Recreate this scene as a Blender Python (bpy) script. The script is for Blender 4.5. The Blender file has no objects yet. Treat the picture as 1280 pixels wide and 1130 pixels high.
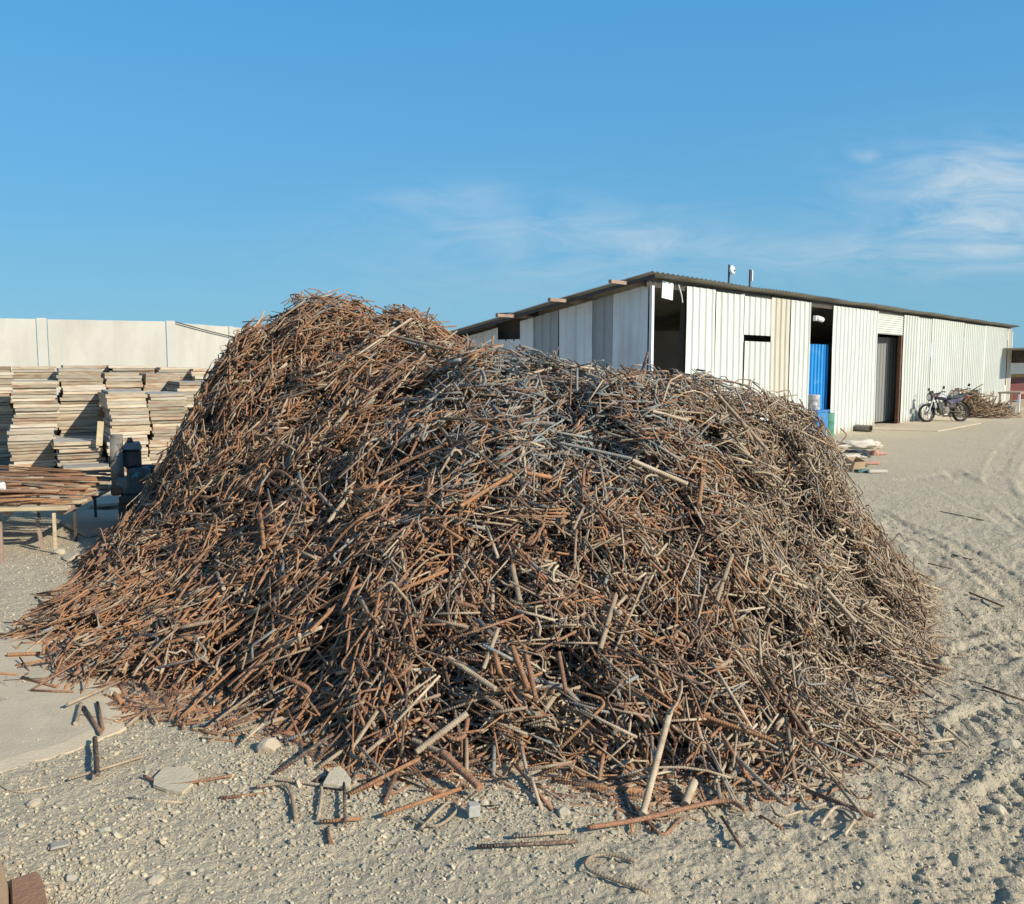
import bpy, math, random
import numpy as np
from mathutils import Vector, Matrix
random.seed(7); rng = np.random.default_rng(11)
SC = bpy.context.scene; COL = SC.collection
R = math.radians

# ------------------------------------------------------------------ camera model (survey of the photograph)
F = 1100.0; CH = 1.7; PITCH = math.atan(110 / 1100)
FW = np.array([0, math.cos(PITCH), -math.sin(PITCH)]); UP = np.array([0, math.sin(PITCH), math.cos(PITCH)])
RT = np.array([1.0, 0, 0]); CAM = np.array([0, 0, CH])
def ray(px, py): return FW + (px - 640) / F * RT + (565 - py) / F * UP
def gp(px, py, z=0.0):
    d = ray(px, py); return CAM + d * (z - CH) / d[2]
def at(px, py, Y):
    d = ray(px, py); return CAM + d * Y / d[1]
def proj(P):
    v = np.asarray(P) - CAM; w = v @ FW
    return np.stack([640 + F * (v @ RT) / w, 565 - F * (v @ UP) / w, w], -1)

cam = bpy.data.cameras.new('camera'); co = bpy.data.objects.new('camera', cam); COL.objects.link(co)
cam.sensor_fit = 'HORIZONTAL'; cam.sensor_width = 36; cam.lens = 36 * F / 1280
cam.clip_start = 0.05; cam.clip_end = 4000
co.location = (0, 0, CH); co.rotation_euler = (math.pi / 2 - PITCH, 0, 0)
SC.camera = co
SC.view_settings.view_transform = 'Standard'; SC.view_settings.look = 'None'
SC.view_settings.gamma = 1; SC.view_settings.exposure = 0.34

# ------------------------------------------------------------------ light
SUN_AZ = R(-36); SUN_EL = R(29)
S = Vector((math.cos(SUN_AZ) * math.cos(SUN_EL), math.sin(SUN_AZ) * math.cos(SUN_EL), math.sin(SUN_EL)))
sl = bpy.data.lights.new('sun', 'SUN'); sl.energy = 4.4; sl.angle = R(0.5); sl.color = (1.0, 0.91, 0.76)
so = bpy.data.objects.new('sun', sl); COL.objects.link(so)
so.rotation_euler = S.to_track_quat('Z', 'Y').to_euler()

class NT:
    """tiny node-tree helper"""
    def __init__(s, tree): s.t = tree; s.t.nodes.clear()
    def n(s, kind, **kw):
        nd = s.t.nodes.new(kind)
        for k, v in kw.items():
            if hasattr(nd, k): setattr(nd, k, v)
            else: nd.inputs[k.replace('_', ' ')].default_value = v
        return nd
    def l(s, a, b): s.t.links.new(a, b)
    def math(s, op, a, b=None, clamp=False):
        nd = s.t.nodes.new('ShaderNodeMath'); nd.operation = op; nd.use_clamp = clamp
        for i, v in enumerate((a, b)):
            if v is None: continue
            if isinstance(v, (int, float)): nd.inputs[i].default_value = v
            else: s.l(v, nd.inputs[i])
        return nd.outputs[0]
    def mix(s, f, a, b, mode='MIX'):
        nd = s.t.nodes.new('ShaderNodeMix'); nd.data_type = 'RGBA'; nd.blend_type = mode
        for i, v in ((0, f), (6, a), (7, b)):
            if isinstance(v, (int, float)): nd.inputs[i].default_value = v
            elif isinstance(v, tuple): nd.inputs[i].default_value = (*v, 1) if len(v) == 3 else v
            else: s.l(v, nd.inputs[i])
        return nd.outputs[2]
    def ramp(s, f, stops):
        nd = s.t.nodes.new('ShaderNodeValToRGB'); e = nd.color_ramp.elements
        while len(e) < len(stops): e.new(0.5)
        for q, (p, c) in zip(e, stops):
            q.position = p; q.color = (c, c, c, 1) if isinstance(c, (int, float)) else (*c, 1)
        s.l(f, nd.inputs[0]); return nd.outputs[0]
    def noise(s, vec, scale, detail=4, rough=0.55, dist=0.0):
        nd = s.t.nodes.new('ShaderNodeTexNoise'); nd.inputs['Scale'].default_value = scale
        nd.inputs['Detail'].default_value = detail; nd.inputs['Roughness'].default_value = rough
        nd.inputs['Distortion'].default_value = dist
        if vec is not None: s.l(vec, nd.inputs['Vector'])
        return nd.outputs[0]
    def mapping(s, vec, scale=(1, 1, 1), loc=(0, 0, 0), rot=(0, 0, 0)):
        nd = s.t.nodes.new('ShaderNodeMapping'); s.l(vec, nd.inputs[0])
        nd.inputs['Scale'].default_value = scale; nd.inputs['Location'].default_value = loc; nd.inputs['Rotation'].default_value = rot
        return nd.outputs[0]

world = bpy.data.worlds.new('World'); SC.world = world; world.use_nodes = True
w = NT(world.node_tree)
sky = w.n('ShaderNodeTexSky', sky_type='NISHITA', sun_disc=False, sun_elevation=SUN_EL,
          sun_rotation=math.atan2(S.x, S.y), altitude=0, air_density=1.0, dust_density=0.0, ozone_density=6.0)
tc = w.n('ShaderNodeTexCoord').outputs['Generated']
sep = w.n('ShaderNodeSeparateXYZ'); w.l(tc, sep.inputs[0])
zz = w.math('MAXIMUM', sep.outputs[2], 0.03)
u_ = w.math('DIVIDE', sep.outputs[0], w.math('MAXIMUM', sep.outputs[1], 0.02)); v_ = w.math('DIVIDE', sep.outputs[2], w.math('MAXIMUM', sep.outputs[1], 0.02))
comb = w.n('ShaderNodeCombineXYZ'); w.l(u_, comb.inputs[0]); w.l(v_, comb.inputs[1])
pv = comb.outputs[0]
cl = w.noise(w.mapping(pv, (2.6, 9.5, 1), (3.1, 1.7, 0), (0, 0, R(5))), 3.4, 9, 0.62, 0.9)
def blob(cx, cy, sx, sy, amp):
    a = w.math('DIVIDE', w.math('SUBTRACT', u_, cx), sx); b = w.math('DIVIDE', w.math('SUBTRACT', v_, cy), sy)
    r2 = w.math('ADD', w.math('MULTIPLY', a, a), w.math('MULTIPLY', b, b))
    return w.math('MULTIPLY', w.math('POWER', 2.718, w.math('MULTIPLY', r2, -1.0)), amp)
def sk(px, py): d = ray(px, py); return d[0] / d[1], d[2] / d[1]
msk = None
for (px, py, sx, sy, amp) in [(1240, 225, .13, .045, 1.1), (1260, 290, .12, .04, 1.1), (1090, 320, .13, .02, .5), (560, 243, .07, .016, .36),
                              (650, 280, .17, .03, .28), (800, 300, .10, .018, .28), (740, 330, .28, .06, .42)]:
    b = blob(*sk(px, py), sx, sy, amp); msk = b if msk is None else w.math('ADD', msk, b)
cm = w.math('MULTIPLY', w.ramp(cl, [(0.34, 0.06), (0.70, 1.0)]), msk, True)
puff = w.math('MULTIPLY', blob(*sk(1084, 195), .017, .0075, 1.0), w.ramp(w.noise(pv, 60, 5, .6), [(.3, .4), (.6, 1.0)]))
cm = w.math('ADD', w.math('MULTIPLY', cm, 0.72), w.math('MULTIPLY', puff, .35), True)
clear = w.ramp(sep.outputs[2], [(0.0, (.25, .48, .80)), (.028, (.29, .521, .80)), (.089, (.448, .69, .79)), (.174, (.59, .915, .99)), (.254, (.693, 1.147, 1.219)), (.357, (.85, 1.42, 1.46)), (.7, (.8, 1.0, 1.05))])
flat = w.ramp(sep.outputs[2], [(0.0, (.24, .50, .64)), (.028, (.245, .505, .65)), (.174, (.142, .425, .69)), (.357, (.088, .335, .655)), (.7, (.10, .28, .50))])
skyc = w.mix(w.math('MULTIPLY', w.ramp(sep.outputs[1], [(0.0, 0.0), (.35, 1.0)]), .75), w.mix(1.0, sky.outputs[0], clear, 'MULTIPLY'), w.mix(1.0, flat, (7.9, 7.9, 7.9), 'MULTIPLY'))       # clear dry air: the horizon stays blue
bg = w.n('ShaderNodeBackground', Strength=0.104)
w.l(w.mix(cm, skyc, (4.6, 5.4, 6.0)), bg.inputs[0])
wo = w.n('ShaderNodeOutputWorld'); w.l(bg.outputs[0], wo.inputs[0])

# ------------------------------------------------------------------ materials
def mat(name, col, rough=0.85, metal=0.0, var=0.25, scale=6.0, bump=0.15, bscale=60.0, col2=None, thr=(0.5, 0.62), spec=0.3, streak=None, rnd=0.0, emit=None):
    m = bpy.data.materials.new(name); m.use_nodes = True; t = NT(m.node_tree)
    out = t.n('ShaderNodeOutputMaterial'); b = t.n('ShaderNodeBsdfPrincipled'); t.l(b.outputs[0], out.inputs[0])
    c = t.n('ShaderNodeTexCoord').outputs['Object']
    n1 = t.noise(c, scale, 6, 0.6)
    base = t.mix(t.ramp(n1, [(0.25, 0.0), (0.75, 1.0)]), tuple(x * (1 - var) for x in col), tuple(min(1, x * (1 + var)) for x in col))
    if col2 is not None:
        src = c if streak is None else t.mapping(c, streak)
        n2 = t.noise(src, scale * 1.7 if streak is None else 1.0, 7, 0.62, 0.2)
        base = t.mix(t.ramp(n2, [(thr[0], 0.0), (thr[1], 1.0)]), base, col2)
    if rnd:
        oi = t.n('ShaderNodeObjectInfo').outputs['Random']
        hv = t.n('ShaderNodeHueSaturation'); t.l(base, hv.inputs['Color'])
        t.l(t.math('ADD', t.math('MULTIPLY', oi, rnd * 2), 1 - rnd), hv.inputs['Value'])
        t.l(t.math('ADD', t.math('MULTIPLY', t.math('FRACT', t.math('MULTIPLY', oi, 17.3)), 0.02), 0.49), hv.inputs['Hue'])
        base = hv.outputs[0]
    if name.endswith('white_sheet'):
        z = t.n('ShaderNodeSeparateXYZ'); t.l(c, z.inputs[0]); f = t.math('ADD', t.math('MULTIPLY', z.outputs[2], -1.6), t.math('MULTIPLY', t.noise(t.mapping(c, (5, 5, 1.2)), 1.0, 6, .65), 1.5))
        base = t.mix(t.ramp(f, [(.42, 0), (.85, .8)]), base, (.42, .33, .22))
        sp = t.noise(t.mapping(c, (16, 16, .35)), 1.0, 4, .6); base = t.mix(t.ramp(sp, [(.58, 0), (.75, .45)]), base, (.42, .34, .24))
    t.l(base, b.inputs['Base Color'])
    b.inputs['Roughness'].default_value = rough; b.inputs['Metallic'].default_value = metal
    b.inputs['Specular IOR Level'].default_value = spec
    if bump:
        bp = t.n('ShaderNodeBump', Strength=bump, Distance=0.01); t.l(t.noise(c, bscale, 5, 0.6), bp.inputs['Height']); t.l(bp.outputs[0], b.inputs['Normal'])
    return m

M = {}
def mk(name, *a, **k): M[name] = mat(name, *a, **k)
mk('concrete', (0.53, 0.51, 0.435), 0.92, var=0.10, scale=0.9, bump=0.3, bscale=25, col2=(0.42, 0.385, 0.31), thr=(0.46, 0.80), streak=(1.6, 1.6, .45))
mk('concrete_post', (0.52, 0.50, 0.43), 0.92, var=0.10, scale=1.2, bump=0.25, bscale=25)
mk('white_sheet', (0.61, 0.63, 0.565), 0.5, rnd=.05, var=0.06, scale=1.3, bump=0.05, bscale=8, col2=(0.56, 0.51, 0.40), thr=(0.56, 0.80), streak=(3.5, 3.5, 0.5), spec=0.4)
mk('old_white_sheet', (0.56, 0.53, 0.43), 0.55, var=0.10, scale=1.0, bump=0.05, bscale=8, col2=(0.46, 0.39, 0.28), thr=(0.48, 0.72), streak=(4, 4, 0.4), spec=0.4)
mk('grey_sheet', (0.75, 0.76, 0.73), 0.5, var=0.08, scale=1.5, bump=0.05, bscale=8, col2=(0.52, 0.50, 0.45), thr=(0.5, 0.8), streak=(3, 3, 0.4), spec=0.4)
mk('door_grey', (0.23, 0.23, 0.21), 0.6, var=0.10, scale=2, bump=0.05, bscale=8)
mk('dull_sheet', (0.36, 0.365, 0.35), 0.6, var=0.12, scale=2, bump=0.05, bscale=8, spec=0.3)
mk('roof_sheet', (0.30, 0.29, 0.25), 0.65, var=0.25, scale=1.5, bump=0.1, bscale=15, col2=(0.22, 0.15, 0.10), thr=(0.58, 0.75))
mk('blue_sheet', (0.03, 0.26, 0.58), 0.5, var=0.12, scale=3, bump=0.05, bscale=10, col2=(0.12, 0.34, 0.58), thr=(0.55, 0.70))
mk('rust_steel', (0.17, 0.085, 0.05), 0.85, var=0.35, scale=9, bump=0.3, bscale=90)
mk('dark_steel', (0.075, 0.064, 0.052), 0.6, var=0.35, scale=8, bump=0.3, bscale=60, col2=(0.09, 0.06, 0.04), thr=(0.55, 0.72))
mk('grey_steel', (0.23, 0.205, 0.165), 0.6, var=0.3, scale=7, bump=0.25, bscale=50, col2=(0.10, 0.07, 0.05), thr=(0.55, 0.7))
mk('teal_paint', (0.10, 0.092, 0.08), 0.6, var=0.3, scale=9, bump=0.25, bscale=60, col2=(0.07, 0.30, 0.31), thr=(0.55, 0.62))
mk('purlin_wood', (0.34, 0.24, 0.18), 0.9, var=0.25, scale=4, bump=0.3, bscale=30)
mk('timber', (0.55, 0.44, 0.27), 0.9, var=0.2, scale=5, bump=0.3, bscale=30, col2=(0.36, 0.26, 0.15), thr=(0.5, 0.7), streak=(2, 30, 30), rnd=0.12)
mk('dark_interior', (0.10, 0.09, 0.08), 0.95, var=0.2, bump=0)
mk('white_paint', (0.78, 0.78, 0.76), 0.5, var=0.04, bump=0.03)
mk('paper', (0.80, 0.81, 0.80), 0.8, var=0.02, bump=0)
mk('faded_print', (0.62, 0.66, 0.68), 0.8, var=0.05, bump=0)
mk('black_rubber', (0.025, 0.024, 0.023), 0.8, var=0.2, bump=0.1, col2=(0.16, 0.13, 0.10), thr=(0.55, 0.75))
mk('black_plastic', (0.04, 0.038, 0.036), 0.6, var=0.15, bump=0.03, col2=(0.20, 0.17, 0.12), thr=(0.45, 0.75))
mk('seat_vinyl', (0.045, 0.055, 0.065), 0.6, var=0.2, bump=0.05, col2=(0.14, 0.13, 0.11), thr=(0.55, 0.8))
mk('tank_violet', (0.055, 0.053, 0.10), 0.6, var=0.15, bump=0.0, spec=0.4, col2=(.17, .15, .12), thr=(.45, .8))
mk('tank_white', (0.48, 0.46, 0.46), 0.4, var=0.05, bump=0.0, spec=0.5)
mk('dusty_brown', (0.26, 0.19, 0.13), 0.7, var=0.25, scale=8, bump=0.05)
mk('chrome', (0.55, 0.53, 0.48), 0.35, metal=0.85, var=0.15, bump=0.02)
mk('rim_metal', (0.45, 0.43, 0.38), 0.45, metal=0.5, var=0.2, bump=0.05)
mk('lens', (0.5, 0.5, 0.5), 0.15, var=0.05, bump=0)
mk('amber_lens', (0.6, 0.22, 0.03), 0.3, var=0.05, bump=0)
mk('red_lens', (0.4, 0.03, 0.03), 0.3, var=0.05, bump=0)
mk('sack_cloth', (0.60, 0.54, 0.44), 0.95, var=0.1, scale=5, bump=0.4, bscale=40, col2=(0.44, 0.30, 0.25), thr=(0.55, 0.75))
mk('cardboard', (0.46, 0.33, 0.20), 0.9, var=0.12, bump=0.1)
mk('pink_plastic', (0.46, 0.25, 0.19), 0.7, var=0.2, scale=9, bump=0.1)
mk('dark_cloth', (0.05, 0.065, 0.075), 0.95, var=0.3, bump=0.3)
mk('teal_plastic', (0.10, 0.19, 0.18), 0.7, var=0.2, bump=0.1)
mk('grey_bucket', (0.30, 0.31, 0.31), 0.6, var=0.15, bump=0.05, col2=(0.6, 0.6, 0.58), thr=(0.5, 0.62))
mk('drum_blue', (0.05, 0.20, 0.42), 0.7, var=0.2, bump=0.05, col2=(.25, .30, .33), thr=(.55, .75))
mk('drum_green', (0.08, 0.25, 0.17), 0.7, var=0.2, bump=0.05, col2=(.28, .30, .25), thr=(.55, .75))
mk('shaded_red_paint', (0.13, 0.035, 0.028), 0.7, var=0.12, bump=0.05)  # red darkened so the colour carries the shade under the canopy
mk('yellow_paint', (0.42, 0.22, 0.04), 0.7, var=0.1, bump=0.05)
mk('block', (0.44, 0.42, 0.36), 0.95, var=0.12, scale=12, bump=0.4, bscale=50)
mk('plaster', (0.54, 0.46, 0.32), 0.95, var=0.1, scale=14, bump=0.5, bscale=60)
mk('chip_grey', (0.36, 0.325, 0.26), 0.95, var=0.12, scale=12, bump=0.4, bscale=50)
mk('stone', (0.46, 0.39, 0.28), 0.95, var=0.14, scale=10, bump=0.5, bscale=45, rnd=0.1)
mk('pale_ply', (0.50, 0.42, 0.31), 0.9, var=0.10, scale=5, bump=0.15, bscale=30, col2=(0.40, 0.33, 0.25), thr=(0.5, 0.7), streak=(3, 25, 25))
mk('foam', (0.72, 0.70, 0.64), 0.9, var=0.06, bump=0.2)
mk('clay_pipe', (0.33, 0.18, 0.105), 0.85, var=0.18, scale=14, bump=0.5, bscale=70, col2=(0.25, 0.15, 0.09), thr=(.55, .7))
mk('pale_wood', (0.46, 0.30, 0.16), 0.85, var=0.12, scale=10, bump=0.2)
mk('heap_void_shade', (0.030, 0.021, 0.016), 0.95, var=0.3, scale=20, bump=0.5)
mk('black_wire', (0.02, 0.02, 0.02), 0.7, var=0.1, bump=0)

# ------------------------------------------------------------------ mesh helpers
def tag(o, label=None, cat=None, group=None, kind=None):
    if label: o['label'] = label
    if cat: o['category'] = cat
    if group: o['group'] = group
    if kind: o['kind'] = kind
    return o
def empty(name, loc=(0, 0, 0), rz=0.0):
    o = bpy.data.objects.new(name, None); COL.objects.link(o); o.location = loc; o.rotation_euler = (0, 0, rz); o.empty_display_size = .2; return o

class MB:
    """collects shapes, build() links them as one mesh object"""
    def __init__(s): s.v = []; s.f = []; s.sm = []
    def add(s, vs, fs, smooth=False, mtx=None):
        k = len(s.v)
        s.v += [tuple(mtx @ Vector(p)) for p in vs] if mtx is not None else [tuple(p) for p in vs]
        s.f += [tuple(i + k for i in f) for f in fs]; s.sm += [smooth] * len(fs); return s
    def box(s, c, d, rz=0.0, mtx=None, bev=0.0):
        x, y, z = d[0] / 2, d[1] / 2, d[2] / 2
        m = Matrix.Translation(c) @ Matrix.Rotation(rz, 4, 'Z')
        if mtx is not None: m = mtx @ m
        if bev <= 0:
            vs = [(a, b, e) for e in (-z, z) for a, b in ((-x, -y), (x, -y), (x, y), (-x, y))]
            fs = [(3, 2, 1, 0), (4, 5, 6, 7)] + [(i, (i + 1) % 4, 4 + (i + 1) % 4, 4 + i) for i in range(4)]
            return s.add(vs, fs, False, m)
        b_ = min(bev, x * .9, y * .9, z * .9)
        def ring(e, q): return [(-x + q, -y + q + 0, e), (x - q, -y + q, e), (x - q, y - q, e), (-x + q, y - q, e)]
        vs = []
        for e, q in ((-z, b_), (-z + b_, 0), (z - b_, 0), (z, b_)): vs += ring(e, q)
        fs = [(3, 2, 1, 0), (12, 13, 14, 15)]
        for k in range(3): fs += [(k * 4 + i, k * 4 + (i + 1) % 4, k * 4 + 4 + (i + 1) % 4, k * 4 + 4 + i) for i in range(4)]
        return s.add(vs, fs, False, m)
    def tube(s, pts, r, n=8, cap=True, smooth=True, mtx=None):
        P = [Vector(p) for p in pts]; rs = r if isinstance(r, (list, tuple)) else [r] * len(P)
        vs, fs = [], []; ref = None
        for i, p in enumerate(P):
            t = (P[min(i + 1, len(P) - 1)] - P[max(i - 1, 0)]).normalized()
            if ref is None: ref = t.orthogonal().normalized()
            a = (ref - t * ref.dot(t)).normalized(); ref = a; b = t.cross(a)
            for k in range(n):
                q = 2 * math.pi * k / n; vs.append(p + (a * math.cos(q) + b * math.sin(q)) * rs[i])
        for i in range(len(P) - 1):
            fs += [(i * n + k, i * n + (k + 1) % n, (i + 1) * n + (k + 1) % n, (i + 1) * n + k) for k in range(n)]
        s.add(vs, fs, smooth, mtx)
        if cap:
            s.add(vs[:n], [tuple(range(n - 1, -1, -1))], False, mtx); s.add(vs[-n:], [tuple(range(n))], False, mtx)
        return s
    def lathe(s, prof, n=20, mtx=None, smooth=True):
        vs = [(r * math.cos(2 * math.pi * k / n), r * math.sin(2 * math.pi * k / n), z) for r, z in prof for k in range(n)]
        fs = [(i * n + k, i * n + (k + 1) % n, (i + 1) * n + (k + 1) % n, (i + 1) * n + k) for i in range(len(prof) - 1) for k in range(n)]
        return s.add(vs, fs, smooth, mtx)
    def prism(s, poly, z0, z1, mtx=None):
        n = len(poly); vs = [(*p, z0) for p in poly] + [(*p, z1) for p in poly]
        return s.add(vs, [tuple(range(n - 1, -1, -1)), tuple(range(n, 2 * n))] + [(i, (i + 1) % n, n + (i + 1) % n, n + i) for i in range(n)], False, mtx)
    def build(s, name, m, parent=None, loc=(0, 0, 0), rz=0.0):
        me = bpy.data.meshes.new(name); me.from_pydata(s.v, [], s.f); me.polygons.foreach_set('use_smooth', s.sm)
        for q in (m if isinstance(m, (list, tuple)) else [m]): me.materials.append(q)
        o = bpy.data.objects.new(name, me); COL.objects.link(o); o.location = loc; o.rotation_euler = (0, 0, rz)
        if parent is not None: o.parent = parent
        return o

def np_mesh(name, V, quads=None, polys=None, smooth=True, tint=None, along=None, mats=(), mat_index=None):
    """mesh from numpy arrays; quads (n,4); polys: list of (m,k) arrays with other sizes"""
    me = bpy.data.meshes.new(name); V = np.asarray(V, np.float32)
    groups = ([np.asarray(quads, np.int32)] if quads is not None and len(quads) else []) + [np.asarray(p, np.int32) for p in (polys or []) if len(p)]
    loops = np.concatenate([g.ravel() for g in groups]); tot = np.concatenate([np.full(len(g), g.shape[1], np.int32) for g in groups])
    st = np.concatenate([[0], np.cumsum(tot)[:-1]]).astype(np.int32)
    me.vertices.add(len(V)); me.vertices.foreach_set('co', V.ravel())
    me.loops.add(len(loops)); me.loops.foreach_set('vertex_index', loops)
    me.polygons.add(len(tot)); me.polygons.foreach_set('loop_start', st); me.polygons.foreach_set('loop_total', tot)
    sm = np.full(len(tot), bool(smooth));
    if smooth == 'quads': sm = tot == 4
    me.polygons.foreach_set('use_smooth', sm)
    if mat_index is not None: me.polygons.foreach_set('material_index', np.asarray(mat_index, np.int32))
    if tint is not None:
        a = me.attributes.new('tint', 'FLOAT_COLOR', 'POINT'); a.data.foreach_set('color', np.asarray(tint, np.float32).ravel())
    if along is not None:
        a = me.attributes.new('along', 'FLOAT', 'POINT'); a.data.foreach_set('value', np.asarray(along, np.float32))
    me.update(calc_edges=True); me.validate()
    for m in mats: me.materials.append(m)
    return me

# ------------------------------------------------------------------ value noise in numpy
def _h(i, j, s):
    n = (i.astype(np.int64) * 374761393 + j.astype(np.int64) * 668265263 + s * 974711) & 0xffffffff
    n = ((n ^ (n >> 13)) * 1274126177) & 0xffffffff
    return ((n ^ (n >> 16)) & 0xffff) / 65535.0
def vn(x, y, s=0):
    i = np.floor(x); j = np.floor(y); fx = x - i; fy = y - j
    fx = fx * fx * (3 - 2 * fx); fy = fy * fy * (3 - 2 * fy)
    a, b, c, d = _h(i, j, s), _h(i + 1, j, s), _h(i, j + 1, s), _h(i + 1, j + 1, s)
    return (a * (1 - fx) + b * fx) * (1 - fy) + (c * (1 - fx) + d * fx) * fy - 0.5
def fbm(x, y, oct=4, s=0, g=0.5):
    r = 0; a = 1.0
    for k in range(oct):
        r = r + a * vn(x * 2 ** k, y * 2 ** k, s + k); a *= g
    return r

# ------------------------------------------------------------------ ground
def seg_dist(x, y, P):
    """distance to a polyline and arc length of the nearest point, with sign"""
    best = np.full(x.shape, 1e9); al = np.zeros(x.shape); sg = np.zeros(x.shape); L = 0.0
    for (ax, ay), (bx, by) in zip(P[:-1], P[1:]):
        dx, dy = bx - ax, by - ay; l = math.hypot(dx, dy)
        t = np.clip(((x - ax) * dx + (y - ay) * dy) / l ** 2, 0, 1)
        d = np.hypot(x - ax - t * dx, y - ay - t * dy); k = d < best
        best = np.where(k, d, best); al = np.where(k, L + t * l, al); sg = np.where(k, np.sign((x - ax) * dy - (y - ay) * dx), sg); L += l
    return best, al, sg
def spl(P, n=24):
    P = np.array(P, float); out = []
    Q = np.vstack([2 * P[0] - P[1], P, 2 * P[-1] - P[-2]])
    for i in range(1, len(Q) - 2):
        for t in np.linspace(0, 1, n, endpoint=False):
            out.append(.5 * ((2 * Q[i]) + (-Q[i - 1] + Q[i + 1]) * t + (2 * Q[i - 1] - 5 * Q[i] + 4 * Q[i + 1] - Q[i + 2]) * t * t + (-Q[i - 1] + 3 * Q[i] - 3 * Q[i + 1] + Q[i + 2]) * t ** 3))
    out.append(P[-1]); return np.array(out)
def gpx(L): return [tuple(gp(*p)[:2]) for p in L]
TRACKS = [spl(gpx([(1275, 540), (1250, 575), (1248, 610), (1290, 650)]), 8), spl(gpx([(1330, 540), (1300, 570), (1290, 605), (1330, 640)]), 8),
          spl(gpx([(1120, 655), (1200, 690), (1290, 760), (1400, 860)]), 8), spl(gpx([(1180, 610), (1260, 650), (1360, 720)]), 8),
          spl(gpx([(1290, 890), (1200, 930), (1120, 1000), (1080, 1090), (1070, 1200)]), 8), spl(gpx([(1330, 980), (1220, 1040), (1180, 1120), (1170, 1250)]), 8),
          spl(gpx([(1090, 640), (1180, 700), (1290, 800), (1400, 920)]), 8), spl(gpx([(1190, 590), (1290, 650), (1400, 730)]), 8), spl(gpx([(1130, 600), (1220, 590), (1300, 600)]), 8),
          spl(gpx([(1300, 800), (1210, 830), (1120, 900), (1040, 1010), (980, 1120)]), 8)]
def trk(P, x, y):
    m = (x > P[:, 0].min() - .4) & (x < P[:, 0].max() + .4) & (y > P[:, 1].min() - .4) & (y < P[:, 1].max() + .4)
    r = np.zeros_like(x)
    if m.any():
        d, a, sg = seg_dist(x[m], y[m], P)
        wgt = np.clip((0.17 - d) / 0.03, 0, 1); lip = np.exp(-((d - .20) / .03) ** 2)
        tread = np.sign(np.sin(2 * math.pi * (a + d * .7 * sg * 0 + d * .6) / .085)) * .5
        fade = np.clip(vn(x[m] * 1.3, y[m] * 1.3, 77) * 2.2 + .75, 0, 1)
        r[m] = (wgt * (-.012 + .012 * tread) + lip * .009) * fade
    return r
SLAB = np.array(gpx([(-260, 812), (-120, 792), (0, 796), (60, 804), (128, 848), (152, 884), (154, 908), (122, 928), (70, 944), (0, 966), (-120, 990), (-260, 1010)]))
def inside(x, y, P):
    c = np.zeros(x.shape, bool); j = len(P) - 1
    for i in range(len(P)):
        xi, yi = P[i]; xj, yj = P[j]
        c ^= ((yi > y) != (yj > y)) & (x < (xj - xi) * (y - yi) / (yj - yi + 1e-12) + xi); j = i
    return c
def G(x, y):
    x = np.asarray(x, float); y = np.asarray(y, float); sh = x.shape; x = x.ravel(); y = y.ravel()
    r = np.hypot(x, y); near = np.clip(1.5 - r / 16, 0, 1); far = np.clip(1 - (r - 9) / 6, 0, 1)
    z = near * .028 * fbm(x * 1.1, y * 1.1, 3, 3)
    right = np.clip((x + .2) / 1.2, 0, 1)
    k = far > 0
    z[k] += far[k] * (.012 * right[k] + .008) * fbm(x[k] * 5, y[k] * 5, 4, 9, .62)
    # trodden, clotted dust: small ridges
    z[k] += far[k] * right[k] * .009 * (1 - 2.4 * np.abs(fbm(x[k] * 7 + 4 * vn(x[k] * 2, y[k] * 2, 5), y[k] * 7, 3, 21, .6)))
    q = vn(x[k] * 24 + 3 * vn(x[k] * 6, y[k] * 6, 8), y[k] * 24, 33); z[k] += far[k] * (.35 + .65 * right[k]) * .0075 * np.clip(np.abs(q) * 3 - .35, -.2, .6)
    z[k] += far[k] * (.007 + .004 * right[k]) * fbm(x[k] * 33, y[k] * 33, 3, 44, .65)
    for P in TRACKS: z += trk(P, x, y)
    return z.reshape(sh)

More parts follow.
